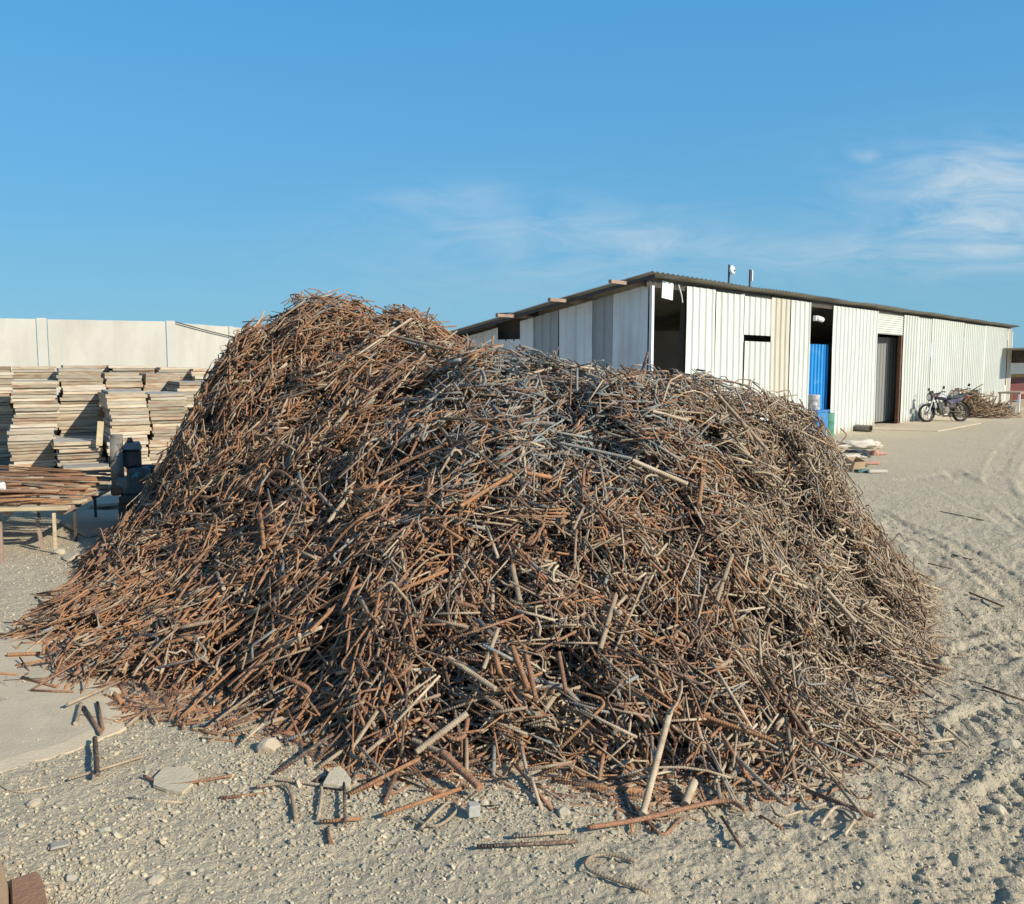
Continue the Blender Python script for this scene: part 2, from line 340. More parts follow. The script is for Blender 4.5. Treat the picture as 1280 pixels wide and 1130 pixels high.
def ground():
    dep = np.concatenate([np.linspace(R(58), R(1.2), 860), R(1.2) * np.geomspace(1, .06, 40)[1:]])
    rad = np.concatenate([[.15, .5], CH / np.tan(dep)])
    ang = np.concatenate([np.linspace(R(-45), R(45), 760), np.linspace(R(45), R(315), 70)[1:-1]])
    na, nr = len(ang), len(rad); A, Q = np.meshgrid(ang, rad)
    X = Q * np.sin(A); Y = Q * np.cos(A); Z = G(X, Y)
    V = np.stack([X, Y, Z], -1).reshape(-1, 3)
    i = np.arange(nr - 1)[:, None] * na; j = np.arange(na)[None, :]; j2 = (j + 1) % na
    quads = np.stack([i + j, i + na + j, i + na + j2, i + j2], -1).reshape(-1, 4)[:, ::-1]
    m = bpy.data.materials.new('dust_ground'); m.use_nodes = True; t = NT(m.node_tree)
    out = t.n('ShaderNodeOutputMaterial'); b = t.n('ShaderNodeBsdfPrincipled'); t.l(b.outputs[0], out.inputs[0])
    c = t.n('ShaderNodeTexCoord').outputs['Object']
    n1 = t.noise(c, .55, 6, .6, .3); n2 = t.noise(c, 3.5, 6, .65); n3 = t.noise(c, 40, 4, .6)
    col = t.mix(t.ramp(n1, [(.3, 0), (.7, 1)]), (.60, .505, .345), (.55, .47, .33))
    col = t.mix(t.ramp(n2, [(.45, 0), (.75, .7)]), col, (.46, .40, .285))
    col = t.mix(t.ramp(n3, [(.52, 0), (.7, .5)]), col, (.44, .38, .27))
    vo = t.n('ShaderNodeTexVoronoi', Scale=38.0); t.l(c, vo.inputs['Vector'])
    col = t.mix(t.ramp(vo.outputs['Distance'], [(.0, .35), (.28, 0)]), col, (.62, .54, .39))
    t.l(col, b.inputs['Base Color']); b.inputs['Roughness'].default_value = .96; b.inputs['Specular IOR Level'].default_value = .15
    hgt = t.math('ADD', t.math('MULTIPLY', t.noise(c, 42, 7, .75), 1.1), t.math('MULTIPLY', t.noise(c, 9, 5, .65), 1.6))
    cr = t.n('ShaderNodeTexVoronoi', Scale=26.0); t.l(t.mapping(c, (1, 1, 1), (3, 1, 0)), cr.inputs['Vector']); cr2 = t.n('ShaderNodeTexVoronoi', Scale=75.0); t.l(c, cr2.inputs['Vector'])
    hgt = t.math('ADD', hgt, t.math('ADD', t.math('MULTIPLY', cr.outputs['Distance'], -.55), t.math('MULTIPLY', cr2.outputs['Distance'], -.35)))
    bp = t.n('ShaderNodeBump', Strength=.75, Distance=.026); t.l(hgt, bp.inputs['Height']); t.l(bp.outputs[0], b.inputs['Normal'])
    o = bpy.data.objects.new('ground', np_mesh('ground', V, quads, mats=[m])); COL.objects.link(o); tag(o, kind='structure')
ground()

def slab():
    P = SLAB; n = len(P); Q = []
    for i in range(n):                                               # broken, wavy edge
        a, b = P[i], P[(i + 1) % n]; k = max(2, int(np.linalg.norm(b - a) / .06))
        for t in range(k):
            p = a + (b - a) * t / k; Q.append(p + .06 * np.array([vn(p[0:1] * 5, p[1:2] * 5, 1)[0], vn(p[0:1] * 5, p[1:2] * 5, 2)[0]]) + .05 * np.array([vn(p[0:1] * 17, p[1:2] * 17, 3)[0], vn(p[0:1] * 17, p[1:2] * 17, 6)[0]]))
    Q = np.array(Q); zt = .016; k = len(Q); c = Q.mean(0)
    mb = MB(); mb.prism([tuple(q) for q in Q], -.05, zt - .012)
    inn = [tuple(q + (c - q) / np.linalg.norm(c - q) * .09) for q in Q]
    mb.add([(*q, zt - .012) for q in Q] + [(*q, zt) for q in inn], [(i, (i + 1) % k, k + (i + 1) % k, k + i) for i in range(k)] + [tuple(range(k, 2 * k))])
    mk('slab_concrete', (.56, .465, .32), .95, var=.10, scale=3.5, bump=.45, bscale=55, col2=(.46, .39, .275), thr=(.45, .75))
    tag(mb.build('pavement', M['slab_concrete']), kind='structure')
slab()

# ------------------------------------------------------------------ the heap: a surface through surveyed points
foot = [(60, 858), (180, 898), (330, 935), (450, 968), (600, 1008), (740, 1022), (860, 1010), (1000, 985), (1100, 950), (1152, 885), (1166, 830), (24, 799), (90, 722), (170, 660)]
FP = [gp(*p)[:2] for p in foot] + [np.array(p) for p in [(2.95, 6.0), (3.15, 7.2), (2.9, 8.6), (2.0, 9.6), (.4, 10.2), (-1.4, 10.5), (-3.1, 10.3), (-3.95, 9.8)]]
ctr = np.array([-.3, 6.6]); CP = []
for p in FP:
    d = (np.array(p) - ctr); d /= np.linalg.norm(d)
    CP += [(*p, 0.0), (*(p + d * .6), -.28), (*(p + d * 1.8), -.5)]
for px, py, Y in [(305, 412, 8.3), (345, 381, 8.3), (400, 370, 8.3), (450, 375, 8.3), (500, 389, 8.3), (560, 408, 8.4), (592, 434, 8.4), (280, 440, 8.2), (238, 520, 8.2), (215, 590, 8.3),
                  (600, 457, 6.0), (660, 456, 5.95), (720, 456, 5.9), (800, 467, 5.9), (850, 480, 6.0), (930, 492, 6.2), (990, 508, 6.4), (1030, 534, 6.5), (1055, 590, 6.5), (1090, 650, 6.4),
                  (1120, 700, 6.0), (450, 500, 6.35), (450, 440, 7.3), (540, 490, 6.0), (540, 447, 6.8), (350, 600, 5.95), (350, 680, 5.25), (350, 750, 4.7), (350, 520, 6.85), (250, 700, 5.8), (200, 780, 5.0), (500, 560, 5.5), (450, 650, 4.9), (450, 750, 4.3), (540, 650, 4.65), (540, 750, 4.1), (640, 700, 4.3), (640, 560, 5.1), (880, 700, 4.5), (880, 580, 5.3),
                  (300, 500, 7.4), (640, 850, 3.75), (850, 850, 3.8), (1000, 800, 4.4), (1000, 680, 5.2), (300, 830, 4.4)]:
    CP.append(tuple(at(px, py, Y)))
CP += [(-1.8, 9.4, 1.5), (.2, 8.3, 1.2), (1.6, 7.8, .95), (0.0, 7.2, 1.62), (.9, 6.9, 1.5), (2.2, 7.4, .8), (-2.9, 9.3, 1.0)]
CP = np.array(CP)
def tps_fit(P, z, lam=2e-3):
    d = np.linalg.norm(P[:, None] - P[None], axis=2); K = np.where(d > 0, d ** 2 * np.log(d + 1e-9), 0) + lam * np.eye(len(P))
    T = np.hstack([np.ones((len(P), 1)), P]); A = np.block([[K, T], [T.T, np.zeros((3, 3))]])
    return np.linalg.solve(A, np.concatenate([z, np.zeros(3)]))
def hn(x, y, z): return np.clip(z * 1.5, 0, 1) * (.16 * fbm(x * 1.9, y * 1.9, 3, 31) + .05 * fbm(x * 6, y * 6, 2, 41))
TW = tps_fit(CP[:, :2], CP[:, 2] - hn(CP[:, 0], CP[:, 1], CP[:, 2]))
gx = np.arange(-4.9, 4.0, .04); gy = np.arange(2.5, 11.4, .04)
XX, YY = np.meshgrid(gx, gy)
def tps(x, y):
    z = TW[-3] + TW[-2] * x + TW[-1] * y
    for k in range(len(CP)):
        d2 = (x - CP[k, 0]) ** 2 + (y - CP[k, 1]) ** 2 + 1e-12; z = z + TW[k] * d2 * .5 * np.log(d2)
    return z
HZ = tps(XX, YY)
HZ = HZ + hn(XX, YY, HZ)
gY, gX = np.gradient(HZ, .04)
def look(A, x, y):
    fx = np.clip((x - gx[0]) / .04, 0, len(gx) - 1.001); fy = np.clip((y - gy[0]) / .04, 0, len(gy) - 1.001)
    i = fx.astype(int); j = fy.astype(int); fx = fx - i; fy = fy - j
    return (A[j, i] * (1 - fx) + A[j, i + 1] * fx) * (1 - fy) + (A[j + 1, i] * (1 - fx) + A[j + 1, i + 1] * fx) * fy

mb_bar = bpy.data.materials.new('rusty_rebar'); mb_bar.use_nodes = True
def bar_material():
    t = NT(mb_bar.node_tree)
    out = t.n('ShaderNodeOutputMaterial'); b = t.n('ShaderNodeBsdfPrincipled'); t.l(b.outputs[0], out.inputs[0])
    tint = t.n('ShaderNodeAttribute', attribute_name='tint').outputs['Color']
    c = t.n('ShaderNodeTexCoord').outputs['Object']
    n1 = t.noise(c, 11, 6, .7); n2 = t.noise(c, 90, 3, .6)
    col = t.mix(t.ramp(n1, [(.35, 0), (.7, 1)]), tint, (.25, .13, .07), 'MIX')
    col = t.mix(.75, tint, col)
    col = t.mix(t.ramp(n2, [(.5, 0), (.72, .6)]), col, (.47, .40, .27))
    col = t.mix(t.ramp(n2, [(.25, .5), (.45, 0)]), col, (.035, .028, .024))
    t.l(col, b.inputs['Base Color']); b.inputs['Roughness'].default_value = .78; b.inputs['Specular IOR Level'].default_value = .3
    al = t.n('ShaderNodeAttribute', attribute_name='along').outputs['Fac']
    rib = t.math('ABSOLUTE', t.math('SINE', t.math('MULTIPLY', al, math.pi / .011)))
    h = t.math('ADD', t.math('MULTIPLY', rib, .7), t.math('MULTIPLY', n2, .8))
    bp = t.n('ShaderNodeBump', Strength=.55, Distance=.003); t.l(h, bp.inputs['Height']); t.l(bp.outputs[0], b.inputs['Normal'])
bar_material()

PAL = np.array([(.38, .175, .072), (.29, .135, .071), (.15, .088, .058), (.065, .052, .045), (.51, .42, .285), (.235, .275, .265), (.36, .285, .19)])   # orange, rust, brown, dark, tan, blue-grey, dun
PNAME = ['orange', 'red-brown', 'dark brown', 'blackish', 'dusty tan', 'blue-grey', 'dun brown']
def palette(x, y, z):
    """which colours lie where on the heap: rusty left, bluish crown, dusty right flank"""
    n = len(x); W = np.tile(np.array([1.3, 1.7, 1.1, .7, 1.3, .5, 1.9]), (n, 1)); jx = x + .8 * vn(x * 1.2, y * 1.2, 61)
    L = np.clip((.3 - jx) / 1.2, 0, 1); Rt = np.clip((jx - .7) / 1.0, 0, 1)
    crown = np.exp(-((jx - .2) / .8) ** 2) * np.clip((z - .95) / .4, 0, 1) * np.clip((7.2 - y) / .6, 0, 1)
    W[:, 0] *= 1 + 1.2 * L - .85 * Rt; W[:, 1] *= 1 + .5 * L - .7 * Rt; W[:, 4] *= 1 - .4 * L + 2.6 * Rt; W[:, 6] *= 1 + 1.0 * Rt
    W[:, 2] *= 1 - .4 * Rt; W[:, 5] *= 1 - .3 * L; W[:, 5] += 9 * crown; W[:, 0] *= 1 - .5 * crown; W[:, 6] += 2.0 * np.clip((z - 1.9) / .3, 0, 1)
    low = np.clip((.9 - z) / .6, 0, 1) * np.clip((x + 1) / 1.5, 0, 1); W[:, 4] += .8 * low; W[:, 6] += .6 * low
    P = np.cumsum(W, 1); P /= P[:, -1:]; return (rng.random(n)[:, None] > P).sum(1)

KIND = ['straight', 'curved', 'hooked', 'crank-bent', 'square-bent', 'wavy']
def local_shape(kind, L, r):
    """bar centre line in its own plane: along u, bent in v"""
    if kind == 0: return np.array([(-L / 2, 0), (L / 2, 0)])
    if kind == 1:
        s = np.linspace(-.5, .5, 6); a = rng.uniform(.03, .30) * L; return np.stack([s * L, a * (1 - 4 * s * s)], 1)
    if kind == 2:
        b = max(.03, 4 * r); q = np.linspace(0, rng.uniform(1.2, 3.0), 6); leg = rng.uniform(.04, .12)
        pts = [(-L / 2, 0), (L / 2 - b, 0)] + [(L / 2 - b + b * math.sin(t), b - b * math.cos(t)) for t in q[1:]]
        e = np.array(pts[-1]); d = np.array([math.cos(q[-1]), math.sin(q[-1])]); return np.array(pts + [tuple(e + d * leg)])
    if kind == 3:
        a = rng.uniform(.25, .75) * L - L / 2; w_ = rng.uniform(.03, .12); q = rng.uniform(.02, .08)
        return np.array([(-L / 2, 0), (a - q, 0), (a - q * .6, w_ * .1), (a + q * .6, w_ * .9), (a + q, w_), (L / 2, w_ + rng.uniform(-.05, .05))])
    if kind == 4:
        a = rng.uniform(.12, .24); b = rng.uniform(.10, .2); c_ = .02
        P = [(-a / 2, b * rng.uniform(.3, .8)), (-a / 2, c_), (-a / 2 + c_ * .3, c_ * .3), (-a / 2 + c_, 0), (a / 2 - c_, 0), (a / 2 - c_ * .3, c_ * .3), (a / 2, c_), (a / 2, b - c_), (a / 2 - c_ * .3, b - c_ * .3), (a / 2 - c_, b), (a / 2 - a * rng.uniform(.3, .9), b)]
        return np.array(P)
    s = np.linspace(-.5, .5, 10); return np.stack([s * L, .035 * np.sin(s * rng.uniform(7, 15) + rng.uniform(0, 6)) + .02 * np.sin(s * 23)], 1)

def sweep(P3, b, r, K=6):
    """tube along a planar polyline; b is the normal of its plane"""
    t = np.gradient(P3, axis=0); t /= np.linalg.norm(t, axis=1)[:, None]
    n = np.cross(b, t); n /= np.linalg.norm(n, axis=1)[:, None]
    q = np.arange(K) * 2 * math.pi / K
    rr = np.broadcast_to(np.asarray(r, float), (len(P3),))
    V = P3[:, None] + rr[:, None, None] * (np.cos(q)[None, :, None] * n[:, None] + np.sin(q)[None, :, None] * b[None, None])
    m = len(P3); i = np.arange(m - 1)[:, None] * K; j = np.arange(K)[None]; j2 = (j + 1) % K
    quads = np.stack([i + j, i + j2, i + K + j2, i + K + j], -1).reshape(-1, 4)
    caps = np.array([np.arange(K)[::-1], np.arange(K) + (m - 1) * K])
    return V.reshape(-1, 3), quads, caps

def sample_heap(n, front):
    """points on the heap, area weighted; front: favour what faces the yard"""
    out = []; tot = 0
    while tot < n:
        x = rng.uniform(gx[1], gx[-2], 4 * n); y = rng.uniform(gy[1], gy[-2], 4 * n)
        z = look(HZ, x, y); a = look(gX, x, y); b = look(gY, x, y)
        nn = np.sqrt(1 + a * a + b * b); vis = (-a * (0 - x) - b * (0 - y) + (CH - z)) / nn / np.sqrt(x * x + y * y + (CH - z) ** 2)
        wt = nn / 2.4 * (np.where(vis > -.08, 1, .30) if front else 1) * np.where(z > .05, 1, np.clip((z + .10) / .15, 0, 1) ** 2)
        k = (z > -.10) & (rng.random(4 * n) < wt)
        out.append(np.stack([x[k], y[k], z[k], a[k] , b[k]], 1)); tot += k.sum()
    return np.concatenate(out)[:n]

def bar_frame(a, b, x, y, spread, ori=None):
    n = np.array([-a, -b, 1.0]); n /= np.linalg.norm(n)
    down = np.array([a, b, a * a + b * b]) * -1.0
    if np.linalg.norm(down) < .05: down = np.array([0, -1.0, 0])
    down -= n * down.dot(n); down /= np.linalg.norm(down); side = np.cross(n, down)
    if ori is None:
        pref = 5.5 * float(vn(np.array([x * .9]), np.array([y * .9]), 55)[0]) + (0.75 if x < -1.5 else 0)
        ori = pref + rng.normal(0, .42) if rng.random() < .36 else rng.uniform(0, math.pi)
    t = math.cos(ori) * down + math.sin(ori) * side
    e = rng.normal(0, spread); t = math.cos(e) * t + math.sin(e) * n
    v = np.cross(n, t); v /= np.linalg.norm(v); rl = rng.normal(0, .7); bb = np.cross(t, v)
    v = math.cos(rl) * v + math.sin(rl) * bb
    return t, v, n

def pick_bar(x, big=1.0):
    rf = np.clip((x - .6) / 1.2, 0, 1)
    kind = rng.choice(6, p=np.array([.74, .06, .07, .06, .03, .04]) * (1 - rf) + np.array([.52, .10, .14, .09, .07, .08]) * rf)
    r = rng.choice([.0030, .0039, .0047, .0058, .0072, .0092, .012], p=np.array([.08, .22, .28, .22, .13, .055, .015]) * (1 - rf) + np.array([.26, .33, .23, .10, .055, .02, .005]) * rf)
    L = float(np.clip(rng.lognormal(math.log(.215), .5), .06, .85)) * (1 - .2 * rf)
    if r > .008 and kind in (4, 5): kind = 0
    return kind, r * big, L * big ** .5

def heap():
    N = 36000
    S_ = sample_heap(N, True)
    # layers: most near the skin, the rest deeper so that gaps show bars and darkness, not a shell
    dpt = np.where(rng.random(N) < .55, rng.uniform(-.06, .012, N), rng.uniform(-.25, -.04, N))
    hole = fbm(S_[:, 0] * 3.2, S_[:, 1] * 3.2, 2, 91) > .05
    dpt = np.where(hole & (dpt > -.08), dpt - .15, dpt)
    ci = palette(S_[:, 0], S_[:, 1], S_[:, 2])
    V, Q, CAPS, T, AL = [], [], [], [], []; k = 0
    for i in range(N):
        x, y, z, a, b = S_[i]
        kind, r, L = pick_bar(x)
        t, v, n = bar_frame(a, b, x, y, .14)
        if z < .12: L = min(L, .4)
        P2 = local_shape(kind, L, r)
        P3 = np.array([x, y, z]) + n * dpt[i] + P2[:, :1] * t + P2[:, 1:] * v
        ex = (P3[:, 2] - np.maximum(look(HZ, P3[:, 0], P3[:, 1]), 0)).max()
        if ex > .06 and rng.random() > .30: P3[:, 2] -= ex - rng.uniform(.02, .085)
        lo = P3[:, 2].min()
        if lo < r: P3[:, 2] += np.maximum(r - P3[:, 2], 0) if lo < -.05 else r - lo
        nb = np.cross(t, v)
        VV, q, cp = sweep(P3, nb, r, 6 if r < .01 else 8)
        kk = len(VV); V.append(VV); Q.append(q + k); CAPS.append(cp + k)
        T.append(np.tile(np.array([*(PAL[ci[i]] * rng.uniform(.75, 1.3)), 1]), (kk, 1)))
        al = np.concatenate([[0], np.cumsum(np.linalg.norm(np.diff(P3, axis=0), axis=1))]) + rng.random(); AL.append(np.repeat(al, kk // len(P3))); k += kk
    # near-black sheet under the bars: shade of the voids put into its colour
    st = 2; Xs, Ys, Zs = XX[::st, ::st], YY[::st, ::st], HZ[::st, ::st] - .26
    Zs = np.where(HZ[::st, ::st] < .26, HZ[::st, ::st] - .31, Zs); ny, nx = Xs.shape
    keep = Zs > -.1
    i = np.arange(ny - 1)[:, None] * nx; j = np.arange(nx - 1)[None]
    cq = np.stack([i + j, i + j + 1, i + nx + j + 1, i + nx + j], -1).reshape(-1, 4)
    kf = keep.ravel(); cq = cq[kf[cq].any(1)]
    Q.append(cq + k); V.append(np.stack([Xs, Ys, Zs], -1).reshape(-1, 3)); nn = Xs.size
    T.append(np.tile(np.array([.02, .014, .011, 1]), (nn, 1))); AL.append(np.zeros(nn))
    Qa = np.concatenate(Q); c6 = [c for c in CAPS if c.shape[1] == 6]; c8 = [c for c in CAPS if c.shape[1] == 8]
    me = np_mesh('rebar_heap', np.concatenate(V), Qa, [np.concatenate(c6), np.concatenate(c8)], smooth='quads', tint=np.concatenate(T), along=np.concatenate(AL), mats=[mb_bar, M['heap_void_shade']],
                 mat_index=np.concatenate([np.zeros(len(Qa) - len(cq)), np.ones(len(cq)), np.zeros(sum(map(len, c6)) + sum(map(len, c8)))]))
    o = bpy.data.objects.new('rebar_heap', me); COL.objects.link(o)
    tag(o, 'huge tangled two-humped heap of short rusty rebar offcuts on the dusty ground', 'scrap heap', kind='stuff')
heap()

# the bars that show largest, one object each
BARS = []
def bar_object(P3, nb, r, ci, info, ribs=False):
    P3 = np.asarray(P3, float); o0 = P3.mean(0)
    if ribs:                                                          # modelled ribs on the thick ones
        seg = np.linalg.norm(np.diff(P3, axis=0), axis=1); s = np.concatenate([[0], np.cumsum(seg)]); q = np.arange(0, s[-1], max(.0055, r * .52))
        D = np.stack([np.interp(q, s, P3[:, k]) for k in range(3)], 1); rr = np.where(np.arange(len(q)) % 2 == 0, r * 1.10, r * .90)
        if len(D) > 3: P3, r = D, rr
    V, q, cp = sweep(P3 - o0, nb, r, 8)
    tint = np.tile(np.array([*(PAL[ci] * rng.uniform(.85, 1.3)), 1]), (len(V), 1))
    al = np.repeat(np.concatenate([[0], np.cumsum(np.linalg.norm(np.diff(P3, axis=0), axis=1))]), 8)
    me = np_mesh('rebar', V, q, [cp], smooth='quads', tint=tint, along=al, mats=[mb_bar])
    o = bpy.data.objects.new('rebar', me); COL.objects.link(o); o.location = tuple(o0)
    BARS.append((o, info, o0)); return o

def zone_of(p):
    x, y, z = p; px, py, _ = proj(p)
    if px < 260 and py > 640: return 'on the low left skirt'
    if px < 330 and py <= 640: return 'on the steep left side'
    if py < 440: return 'on the taller rear hump'
    if px > 980: return 'on the dusty right flank' if py < 860 else 'at the right toe'
    if py > 900: return 'at the front foot'
    if py < 540: return 'near the front crest'
    return ('on the upper front slope' if py < 690 else 'on the lower front slope') + (' left' if px < 520 else ' right' if px > 760 else ' middle')
def orient(P3):
    a, b = proj(P3[0]), proj(P3[-1]); d = math.degrees(math.atan2(-(b[1] - a[1]), b[0] - a[0])) % 180
    return 'lying level' if d < 22 or d > 158 else 'pointing downhill' if 68 < d < 112 else 'tilted right' if d < 90 else 'tilted left'
def info_of(kind, r, ci, P3, where=None):
    th = 'thin' if r < .0056 else 'thick' if r > .0088 else ''
    return [th, PNAME[ci], KIND[kind], orient(P3), where or zone_of(P3.mean(0))]

# thick ribbed bars and other bars that can be picked out by eye: pixel ends, depth offset above the heap surface
def on_heap(px, py):
    d = ray(px, py); t = np.linspace(2.4, 11, 900); P = CAM + d[None] * (t / d[1])[:, None]
    h = np.maximum(look(HZ, P[:, 0], P[:, 1]), 0); k = np.argmax(P[:, 2] <= h); return P[k] if (P[:, 2] <= h).any() else gp(px, py)
def feature(p0, p1, r, ci, lift=.02, kind=0, bend=None):
    A, B = on_heap(*p0), on_heap(*p1); A[2] += lift; B[2] += lift
    if bend is not None:
        C = on_heap(*bend); C[2] += lift; P3 = spl([A, C, B], 7)
    else: P3 = np.array([A, B])
    d = P3[-1] - P3[0]; nb = np.cross(d, np.array([0, 0, 1.0]) if bend is None else (P3[len(P3) // 2] - P3[0])); nb /= np.linalg.norm(nb)
    bar_object(P3, nb, r, ci, info_of(kind, r, ci, P3), ribs=r >= .0095)
for f in [((803, 1028), (838, 895), .0135, 4, .03), ((856, 1012), (868, 982), .017, 4, .02), ((660, 870), (640, 815), .013, 0, .03), ((670, 880), (655, 812), .011, 1, .02),
          ((520, 955), (585, 905), .014, 4, .05), ((553, 955), (600, 1000), .016, 1, .05), ((700, 560), (790, 580), .010, 5, .03), ((790, 582), (860, 612), .013, 4, .03),
          ((815, 520), (860, 532), .012, 4, .03), ((898, 500), (960, 570), .013, 6, .03), ((272, 722), (280, 742), .012, 4, .03), ((640, 715), (650, 760), .013, 6, .03),
          ((1030, 740), (1070, 785), .012, 4, .03), ((470, 600), (560, 560), .010, 1, .03), ((330, 600), (385, 640), .010, 1, .03), ((430, 775), (560, 720), .009, 0, .03),
          ((895, 760), (915, 700), .012, 6, .03), ((575, 640), (640, 600), .012, 0, .03), ((950, 840), (1010, 930), .009, 2, .03), ((560, 830), (620, 870), .012, 4, .03),
          ((330, 690), (325, 640), .012, 0, .03), ((750, 820), (770, 750), .012, 6, .03), ((410, 660), (440, 620), .013, 4, .03), ((480, 420), (560, 440), .012, 6, .02)]: feature(*f)
feature((395, 640), (330, 612), .008, 1, .05, 1, (352, 598)); feature((880, 470), (915, 480), .007, 3, .0, 1, (893, 455))
def loose(pts, r, ci, kind, where, lift=0.0):
    P = [np.array(gp(*p)) for p in pts]
    for p in P:
        p[2] = float(G(p[0], p[1])) + r * 1.0 + lift
        if inside(np.array([p[0]]), np.array([p[1]]), SLAB)[0]: p[2] = .016 + r + lift
    P3 = np.array(P) if len(P) == 2 else spl(P, 6)
    d = P3[-1] - P3[0]; nb = np.array([0, 0, 1.0]); bar_object(P3, nb, r, ci, info_of(kind, r, ci, P3, where), ribs=r > .0095)
SL = 'on the slab beside the heap'; FG = 'on gravel before the heap'; RG = 'on dust beside the heap'
for a in [([(1212, 742), (1255, 762)], .007, 3, 0, RG, .01), ([(1228, 866), (1282, 884)], .006, 3, 0, RG, .01), ([(10, 824), (58, 822)], .011, 0, 0, SL), ([(-30, 844), (22, 848)], .006, 0, 0, SL),
          ([(28, 852), (72, 864)], .008, 0, 0, SL), ([(40, 868), (92, 870)], .006, 1, 0, SL), ([(95, 911), (101, 886)], .010, 4, 0, SL), ([(105, 890), (127, 923)], .009, 2, 0, SL), ([(122, 884), (129, 918)], .008, 2, 0, SL),
          ([(119, 932), (122, 980)], .010, 3, 0, FG, .03), ([(84, 892), (150, 858)], .009, 6, 0, SL, .02), ([(20, 836), (60, 829)], .006, 0, 0, SL),
          ([(478, 1030), (580, 994)], .008, 0, 0, FG, .02), ([(526, 1042), (560, 1012), (572, 1020), (545, 1040), (510, 1026)], .006, 4, 4, FG, .01), ([(335, 978), (395, 986), (402, 990), (398, 1030)], .006, 4, 2, FG, .01),
          ([(320, 990), (358, 989), (370, 1030)], .007, 6, 2, FG, .01), ([(400, 1035), (452, 1031)], .007, 0, 0, FG, .01), ([(408, 1042), (414, 1060)], .008, 2, 0, FG), ([(430, 985), (432, 1040)], .006, 3, 0, FG, .02),
          ([(735, 1051), (800, 1032), (900, 1010), (932, 1022)], .009, 1, 1, FG, .02), ([(795, 1090), (762, 1080), (738, 1083), (733, 1098), (760, 1112), (812, 1130)], .0058, 6, 1, FG, .01), ([(596, 1072), (722, 1064)], .007, 3, 0, FG, .01),
          ([(640, 1058), (712, 1052)], .007, 4, 0, FG, .01), ([(902, 1026), (926, 1072)], .006, 3, 0, FG, .02), ([(1008, 994), (1092, 1036)], .009, 2, 0, FG, .02), ([(1042, 986), (1080, 1040)], .006, 6, 0, FG, .03),
          ([(1000, 1000), (1010, 1016), (1032, 1014)], .006, 4, 2, FG, .01), ([(1025, 1040), (1045, 1020), (1068, 1032), (1055, 1055)], .006, 4, 1, FG, .01), ([(950, 1020), (978, 1038)], .006, 1, 0, FG), ([(1140, 926), (1192, 924)], .006, 4, 0, RG, .01),
          ([(1150, 835), (1186, 843)], .009, 2, 0, RG, .02), ([(1165, 815), (1200, 800)], .005, 4, 0, RG), ([(1160, 900), (1180, 912), (1212, 935)], .005, 4, 1, RG), ([(1118, 770), (1160, 778)], .005, 4, 0, RG, .02),
          ([(1195, 760), (1215, 780)], .004, 6, 0, RG), ([(1160, 705), (1190, 712)], .005, 3, 0, RG), ([(1185, 690), (1215, 702)], .005, 3, 0, RG), ([(1130, 965), (1165, 985)], .005, 4, 0, RG), ([(1200, 850), (1245, 862)], .004, 6, 0, RG), ([(275, 1000), (330, 995)], .007, 1, 0, FG),
          ([(290, 975), (215, 985), (180, 975)], .006, 1, 1, FG, .01), ([(60, 985), (20, 990), (-10, 975)], .004, 4, 1, FG), ([(160, 998), (228, 1005)], .005, 4, 0, FG), ([(85, 980), (180, 950)], .006, 6, 0, FG, .01), ([(1175, 640), (1230, 652)], .005, 3, 0, RG)]: loose(*a)
def top_bars(n):
    S_ = sample_heap(n * 12, True); P = proj(S_[:, :3])
    vis = (-S_[:, 3] * (0 - S_[:, 0]) - S_[:, 4] * (0 - S_[:, 1]) + (CH - S_[:, 2])); k = (vis > .15) & (S_[:, 2] > .03) & (rng.random(len(S_)) < np.clip((6.2 / P[:, 2]) ** 2 / 3.2, 0, 1)) & (P[:, 1] < 1120) & (P[:, 0] > 0)
    S_ = S_[k][:n]; ci = palette(S_[:, 0], S_[:, 1], S_[:, 2])
    for i in range(len(S_)):
        x, y, z, a, b = S_[i]; kind, r, L = pick_bar(x, 1.1); r = max(r, .0050); L = min(max(L, .20), .5) if r < .008 else min(max(L, .2), .36)
        if r > .0078 and kind in (3, 4, 5): kind = 0
        if r > .0098: r = .0098
        t, v, nrm = bar_frame(a, b, x, y, .12)
        P2 = local_shape(kind, L, r); P3 = np.array([x, y, z]) + nrm * rng.uniform(.005, .035) + P2[:, :1] * t + P2[:, 1:] * v
        ex = (P3[:, 2] - np.maximum(look(HZ, P3[:, 0], P3[:, 1]), 0)).max()
        if ex > .08: P3[:, 2] -= ex - rng.uniform(.04, .09)
        lo = P3[:, 2].min()
        if lo < r: P3[:, 2] += r - lo
        bar_object(P3, np.cross(t, v), r, ci[i], info_of(kind, r, ci[i], P3), ribs=r > .0095)
top_bars(300 - len(BARS))
def label_bars():
    D = {}
    for o, inf, p in BARS:
        inf = list(inf); th = inf[0]; D.setdefault(tuple(inf), []).append((o, p))
    for inf, L in D.items():
        th, colr, kd, ori, zn = inf
        base = ' '.join(q for q in (th, colr, kd, 'rebar', ori, zn + ('' if 'heap' in zn else ' of the heap')) if q)
        L.sort(key=lambda q: proj(q[1])[1])
        names = {1: [''], 2: ['upper ', 'lower '], 3: ['upper ', 'middle ', 'lower ']}.get(len(L))
        for k, (o, p) in enumerate(L):
            if len(base.split()) > 14: base = base.replace(' of the heap', '')
            lb = (names[k] if names else ['topmost ', 'second highest ', 'third highest ', 'fourth highest ', 'fifth highest ', 'sixth highest '][min(k, 5)]) + base
            tag(o, lb, 'rebar', 'loose rebar offcuts lying round the heap' if any(q in zn for q in ('slab', 'gravel', 'dust beside')) else 'rebar offcuts lying on the scrap heap')
label_bars()

